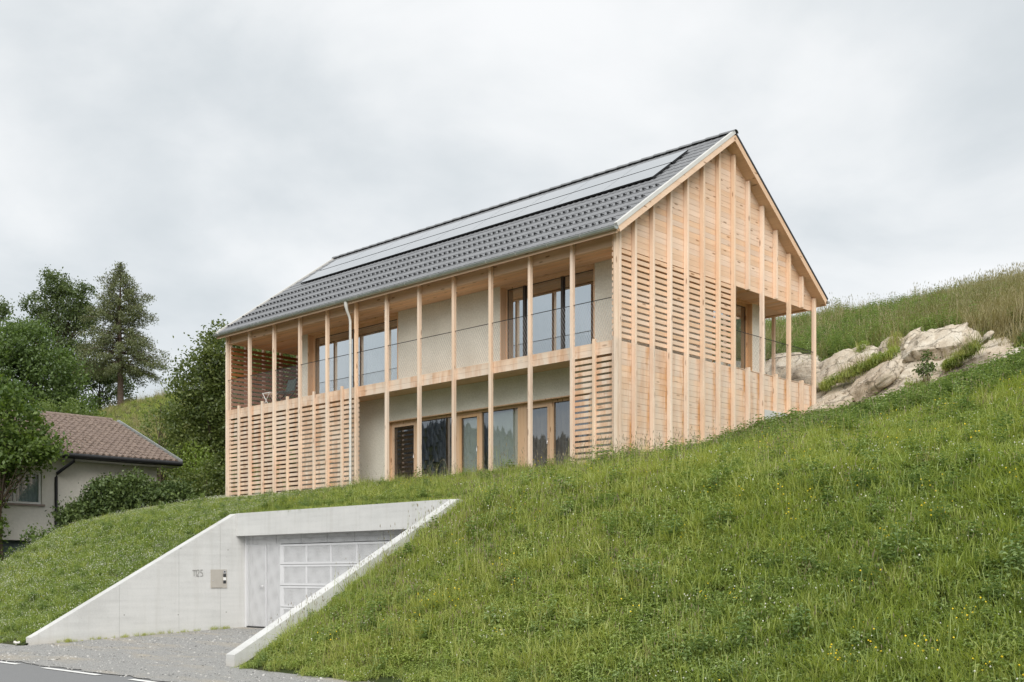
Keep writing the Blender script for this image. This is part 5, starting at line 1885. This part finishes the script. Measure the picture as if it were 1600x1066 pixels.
def scatter(name, label, protos, pts, pid, scl, tint, tilt=0.12):
    """one object: a point cloud whose geometry nodes put a plant (or pebble) on every point"""
    pc = bpy.data.collections.new(name + '_kinds')
    for i, me in enumerate(protos):
        pc.objects.link(bpy.data.objects.new('kind_%02d' % i, me))
    n = len(pts)
    me = bpy.data.meshes.new(name)
    me.vertices.add(n)
    me.vertices.foreach_set('co', np.asarray(pts, np.float32).ravel())
    rot = np.stack([NR.normal(0, tilt, n), NR.normal(0, tilt, n), NR.uniform(0, 6.283, n)], -1)
    for nm, ty, arr in (('rot', 'FLOAT_VECTOR', rot), ('scl', 'FLOAT', scl), ('plant_tint', 'FLOAT', tint), ('pid', 'INT', pid)):
        a = me.attributes.new(nm, ty, 'POINT')
        a.data.foreach_set('vector' if ty == 'FLOAT_VECTOR' else 'value', np.asarray(arr, np.int32 if ty == 'INT' else np.float32).ravel())
    o = bpy.data.objects.new(name, me)
    COL.objects.link(o)
    tag(o, label, None, None, 'stuff')
    ng = bpy.data.node_groups.new(name + '_nodes', 'GeometryNodeTree')
    ng.interface.new_socket('Geometry', in_out='INPUT', socket_type='NodeSocketGeometry')
    ng.interface.new_socket('Geometry', in_out='OUTPUT', socket_type='NodeSocketGeometry')
    gi, go = ng.nodes.new('NodeGroupInput'), ng.nodes.new('NodeGroupOutput')
    ci = ng.nodes.new('GeometryNodeCollectionInfo')
    ci.inputs['Collection'].default_value = pc
    ci.inputs['Separate Children'].default_value = True
    ci.inputs['Reset Children'].default_value = True
    ip = ng.nodes.new('GeometryNodeInstanceOnPoints')
    ip.inputs['Pick Instance'].default_value = True
    def attr(nm, ty):
        a = ng.nodes.new('GeometryNodeInputNamedAttribute')
        a.data_type = ty
        a.inputs['Name'].default_value = nm
        return next(s for s in a.outputs if s.enabled)
    er = ng.nodes.new('FunctionNodeEulerToRotation')
    ng.links.new(attr('rot', 'FLOAT_VECTOR'), er.inputs[0])
    ng.links.new(gi.outputs[0], ip.inputs['Points'])
    ng.links.new(ci.outputs[0], ip.inputs['Instance'])
    ng.links.new(attr('pid', 'INT'), ip.inputs['Instance Index'])
    ng.links.new(er.outputs[0], ip.inputs['Rotation'])
    ng.links.new(attr('scl', 'FLOAT'), ip.inputs['Scale'])
    ng.links.new(ip.outputs[0], go.inputs[0])
    md = o.modifiers.new('scatter', 'NODES')
    md.node_group = ng
    return o


def in_view(X, Y, margin=1.5):
    return (Y > 4) & (np.abs(X) < 0.4538 * Y + margin)


def world_pts(U, V, Z):
    return np.stack([CX + U * CU[0] + V * CV[0], CY + U * CU[1] + V * CV[1], Z], -1)


KINDS = ['short', 'mid', 'long', 'herb', 'seed', 'yellow', 'clover', 'nettle', 'straw', 'weed']
PL_ = [m for k in KINDS for m in PR[k]]
KI = {}
_i = 0
for k in KINDS:
    KI[k] = (_i, len(PR[k]))
    _i += len(PR[k])


def choose(weights):
    """weights: dict kind -> array; returns a prototype index for every point"""
    ks = list(weights)
    A = np.stack([np.broadcast_to(weights[k], weights[ks[0]].shape) for k in ks], 0).astype(float)
    A = np.cumsum(A / A.sum(0), 0)
    r = NR.uniform(size=A.shape[1])
    w = (r[None] > A).sum(0).clip(0, len(ks) - 1)
    out = np.zeros(A.shape[1], int)
    for i, k in enumerate(ks):
        s = w == i
        out[s] = KI[k][0] + NR.integers(0, KI[k][1], s.sum())
    return out, np.array(ks)[w]


def keep_out(U, V):
    bad = (U > -9.28) & (U < -0.74) & (V < -3.98)
    bad |= (U > -16.05) & (U < 0.1) & (V > -0.12) & (V < 9.0)
    bad |= (U > -9.5) & (U < -9.25) & (V > -0.2) & (V < 0)
    return bad


def meadow_near():
    n = int(36 * 18.5 * 190)
    U, V = NR.uniform(-20.5, 15.5, n), NR.uniform(-9.42, 9.2, n)
    Z = terrain(U, V)
    P = world_pts(U, V, Z)
    ok = in_view(P[:, 0], P[:, 1]) & ~keep_out(U, V)
    for (ru, rv, rr) in rock_spots[:-1]:
        ok &= (U - ru) ** 2 + (V - rv) ** 2 > (rr * 0.8) ** 2
    ok &= ~((U < -19.3) & (V > -9))
    dist = P[:, 1]
    ok &= NR.uniform(size=n) < np.clip(20.0 / dist, 0.45, 1.0)
    ragged = -9.27 + 0.10 * np.sin(U * 2.3) + 0.1 * np.sin(U * 5.9 + 2) + 0.06 * np.sin(U * 13)
    ok &= V > ragged
    U, V, P = U[ok], V[ok], P[ok]
    n = len(U)
    a = vnoise(U, V, 0.8, 21)
    b = vnoise(U, V, 1.7, 22)
    c = vnoise(U, V, 0.35, 23)
    d = vnoise(U, V, 3.0, 24)
    left = (U < -9.0)
    up = sstep(1.0, 4.5, V - 0.10 * U + 0.9 * a) * (U > -1)            # nettles towards the top of the bank
    terr = (V > -4.2) & (U < -0.3)
    W_ = {
        'short': np.where(left, 0.35, 0.30) * (1 - up),
        'mid': np.where(left, 0.10, 0.42 + 0.5 * d) * (1 - 0.9 * up),
        'long': np.where(left, 0.02, np.clip(0.45 * b + 0.08, 0.02, 1)) * (1 - up),
        'herb': np.where(left, 0.9, np.clip(1.2 + 1.3 * a, 0.25, 3)) * (1 - 0.5 * up) + 0.1,
        'seed': np.where(left, 0.004, np.where(terr, 0.12, np.clip(0.05 + 0.22 * c + 0.12 * d, 0.015, 1))) * (1 - 0.9 * up),
        'yellow': np.where(left, 0.002, np.clip(0.16 * (b - 0.2), 0.006, 1)) * (1 - up),
        'clover': np.where(left, np.clip(0.45 + 0.8 * a, 0.1, 1), 0.03) * (1 - up),
        'straw': np.where(left, 0.0, np.clip(0.22 * (c - 0.28) + 0.1 * (d - 0.35), 0.003, 1)) * (1 - up),
        'nettle': 1.1 * up + np.where(left, 0.02, np.clip(0.35 * (d - 0.25), 0.03, 1)) + 0.25 * (U > -0.3) * (V > -1) * (U < 1.0),
    }
    pid, kind = choose(W_)
    scl = NR.uniform(0.75, 1.25, n) * np.where(kind == 'straw', 0.6, 1.0)
    scl *= np.where(left, 0.78, 1.0)
    scl *= np.where((U > -9) & (U < -0.5) & (V < -3.3), 0.55, 1.0)
    scl *= np.where(terr & (V < -0.8), 0.7, 1.0)
    scl *= np.where(V < -8.8, 0.7, 1.0)
    scl *= 1 + 0.25 * d
    tint = np.clip(0.32 + 0.42 * c + 0.30 * a + 0.25 * d + NR.normal(0, 0.16, n), 0, 1)
    tint = np.where((kind == 'nettle') | (kind == 'clover') | left, tint * 0.6, tint)
    P[:, 2] -= 0.015
    scatter('meadow', 'tall meadow grass, herbs and clover on the bank', PL_, P, pid, scl, tint)
    return n


def meadow_far():
    n = 64000
    U, V = NR.uniform(-34, 34, n), NR.uniform(9.0, 46, n)
    Z = terrain(U, V)
    P = world_pts(U, V, Z)
    ok = in_view(P[:, 0], P[:, 1], 3) & ~keep_out(U, V)
    for (ru, rv, rr) in rock_spots:
        ok &= (U - ru) ** 2 + (V - rv) ** 2 > (rr * 0.75) ** 2
    ok &= NR.uniform(size=n) < np.where(U > -6, 1.0, 0.35)
    ok &= NR.uniform(size=n) < np.clip(1.35 - V / 40, 0.35, 1)
    U, V, P = U[ok], V[ok], P[ok]
    n = len(U)
    a = vnoise(U, V, 0.45, 31)
    b = vnoise(U, V, 1.0, 32)
    dry = sstep(-0.9, 0.9, U - (1.2 - 0.34 * (V - 17)) + 0.7 * a) * sstep(10.5, 12.5, V) + np.clip(0.6 * (b + 0.25 * a), 0, 0.5) * sstep(11, 15, V)
    edge = sstep(15.5, 12, V)
    W_ = {
        'straw': np.clip(0.25 + 9.0 * dry, 0, 10),
        'weed': np.clip(0.5 + 0.7 * a + 0.6 * edge - 1.0 * dry, 0.04, 3),
        'nettle': np.clip(1.1 + 0.6 * edge - 1.0 * dry, 0.1, 3),
        'mid': np.clip(0.9 - 0.4 * dry, 0.1, 2),
        'seed': np.clip(0.35 + 0.2 * b, 0.1, 1),
        'herb': np.full(n, 0.4),
    }
    pid, kind = choose(W_)
    scl = NR.uniform(0.8, 1.35, n) * np.where(V < 12, 0.75, 1.0) * (1 + 0.2 * b)
    scl *= np.where((V < 11.0) & (U > -3) & (U < 8), 0.55, 1.0)
    tint = np.clip(0.35 + 0.5 * b + 0.3 * a + NR.normal(0, 0.2, n), 0, 1)
    scatter('hillside_weeds', 'tall weeds and dry grass on the slope above the rocks', PL_, P, pid, scl, tint)
    return n


def meadow_mound():
    """short grass on the mound and yard beyond the neighbouring house"""
    n = 42000
    U, V = NR.uniform(-120, -18, n), NR.uniform(4, 60, n)
    P = world_pts(U, V, terrain(U, V))
    ok = in_view(P[:, 0], P[:, 1], 3)
    U, V, P = U[ok], V[ok], P[ok]
    n = len(U)
    a = vnoise(U, V, 0.3, 41)
    pid, kind = choose({'mid': np.full(n, 1.0), 'herb': np.clip(0.4 + a, 0.1, 2), 'straw': np.clip(0.15 + 0.4 * a, 0.02, 1)})
    scatter('mound_grass', 'pasture grass on the mound under the larch', PL_, P, pid, NR.uniform(0.9, 1.7, n), np.clip(0.4 + 0.3 * a + NR.normal(0, 0.2, n), 0, 1))
    return n


print('plants', meadow_near(), meadow_far(), meadow_mound())


def pebbles():
    pr = []
    for s in range(4):
        rg = random.Random(s)
        V = [(math.cos(6.283 * k / 6) * rg.uniform(.7, 1.1), math.sin(6.283 * k / 6) * rg.uniform(.7, 1.1), rg.uniform(-.1, .3)) for k in range(6)] + [(0, 0, 0.6), (0, 0, -0.4)]
        F = [(k, (k + 1) % 6, 6) for k in range(6)] + [((k + 1) % 6, k, 7) for k in range(6)]
        me = bpy.data.meshes.new('pebble')
        me.from_pydata(V, [], F)
        me.materials.append(PEB[s % 2])
        pr.append(me)
    n = 16000
    U, V = NR.uniform(-14, 4, n), NR.uniform(-10.9, -3.9, n)
    drive = (U > -8.9) & (U < -1.15) & (V > -9)
    ok = drive | (V < -9.0)
    U, V = U[ok], V[ok]
    Z = np.where(V < -8.9, -1.648 + (V + 10.8) * 0.058, -1.538 + (V + 8.9) * 0.039)
    P = world_pts(U, V, Z)
    o2 = in_view(P[:, 0], P[:, 1], 1)
    P, V = P[o2], V[o2]
    n = len(P)
    scl = NR.gamma(2.0, 0.0045, n).clip(0.004, 0.034)
    scatter('pebbles', 'loose pebbles on the gravel', pr, P, NR.integers(0, 4, n), scl, NR.uniform(0, 1, n), 0.5)


PEB = [flat('pebble_pale', (0.48, 0.47, 0.45), 0.9, var=0.2), flat('pebble_grey', (0.24, 0.24, 0.235), 0.9, var=0.2)]
pebbles()
def rock_plants():
    P = []
    for (x0, y0, x1, y1, vv, n) in ((1284, 604, 1400, 548, 9.75, 150), (1478, 572, 1530, 540, 9.3, 90), (1420, 604, 1446, 598, 8.5, 16), (1340, 552, 1352, 535, 11.0, 14), (1392, 548, 1402, 520, 11.3, 14)):
        for _ in range(n):
            t = R.random()
            u, v, z = at(x0 + (x1 - x0) * t, y0 + (y1 - y0) * t + R.gauss(0, 3), vv + R.gauss(0, 0.12))
            P.append(W(u, v, z - 0.08))
    n = len(P)
    ks = [KI['mid'][0], KI['mid'][0] + 1, KI['herb'][0], KI['herb'][0] + 1, KI['short'][0], KI['straw'][0] + 1]
    scatter('rock_plants', 'grass and herbs growing in the ledges of the rock face', PL_, np.array(P), NR.choice(ks, n, p=[.22, .22, .2, .2, .1, .06]), NR.uniform(0.7, 1.2, n), NR.uniform(0, 0.9, n))


rock_plants()
# a few weeds at the foot of the left cheek wall
nw_ = 42
Uw = NR.uniform(-8.93, -8.80, nw_)
Vw = NR.uniform(-8.9, -4.2, nw_)
scatter('wall_weeds', 'small weeds at the foot of the concrete wall', PL_, world_pts(Uw, Vw, -1.538 + (Vw + 8.9) * 0.039), NR.integers(KI['short'][0], KI['short'][0] + 3, nw_), NR.uniform(0.25, 0.6, nw_), NR.uniform(0.3, 0.9, nw_))
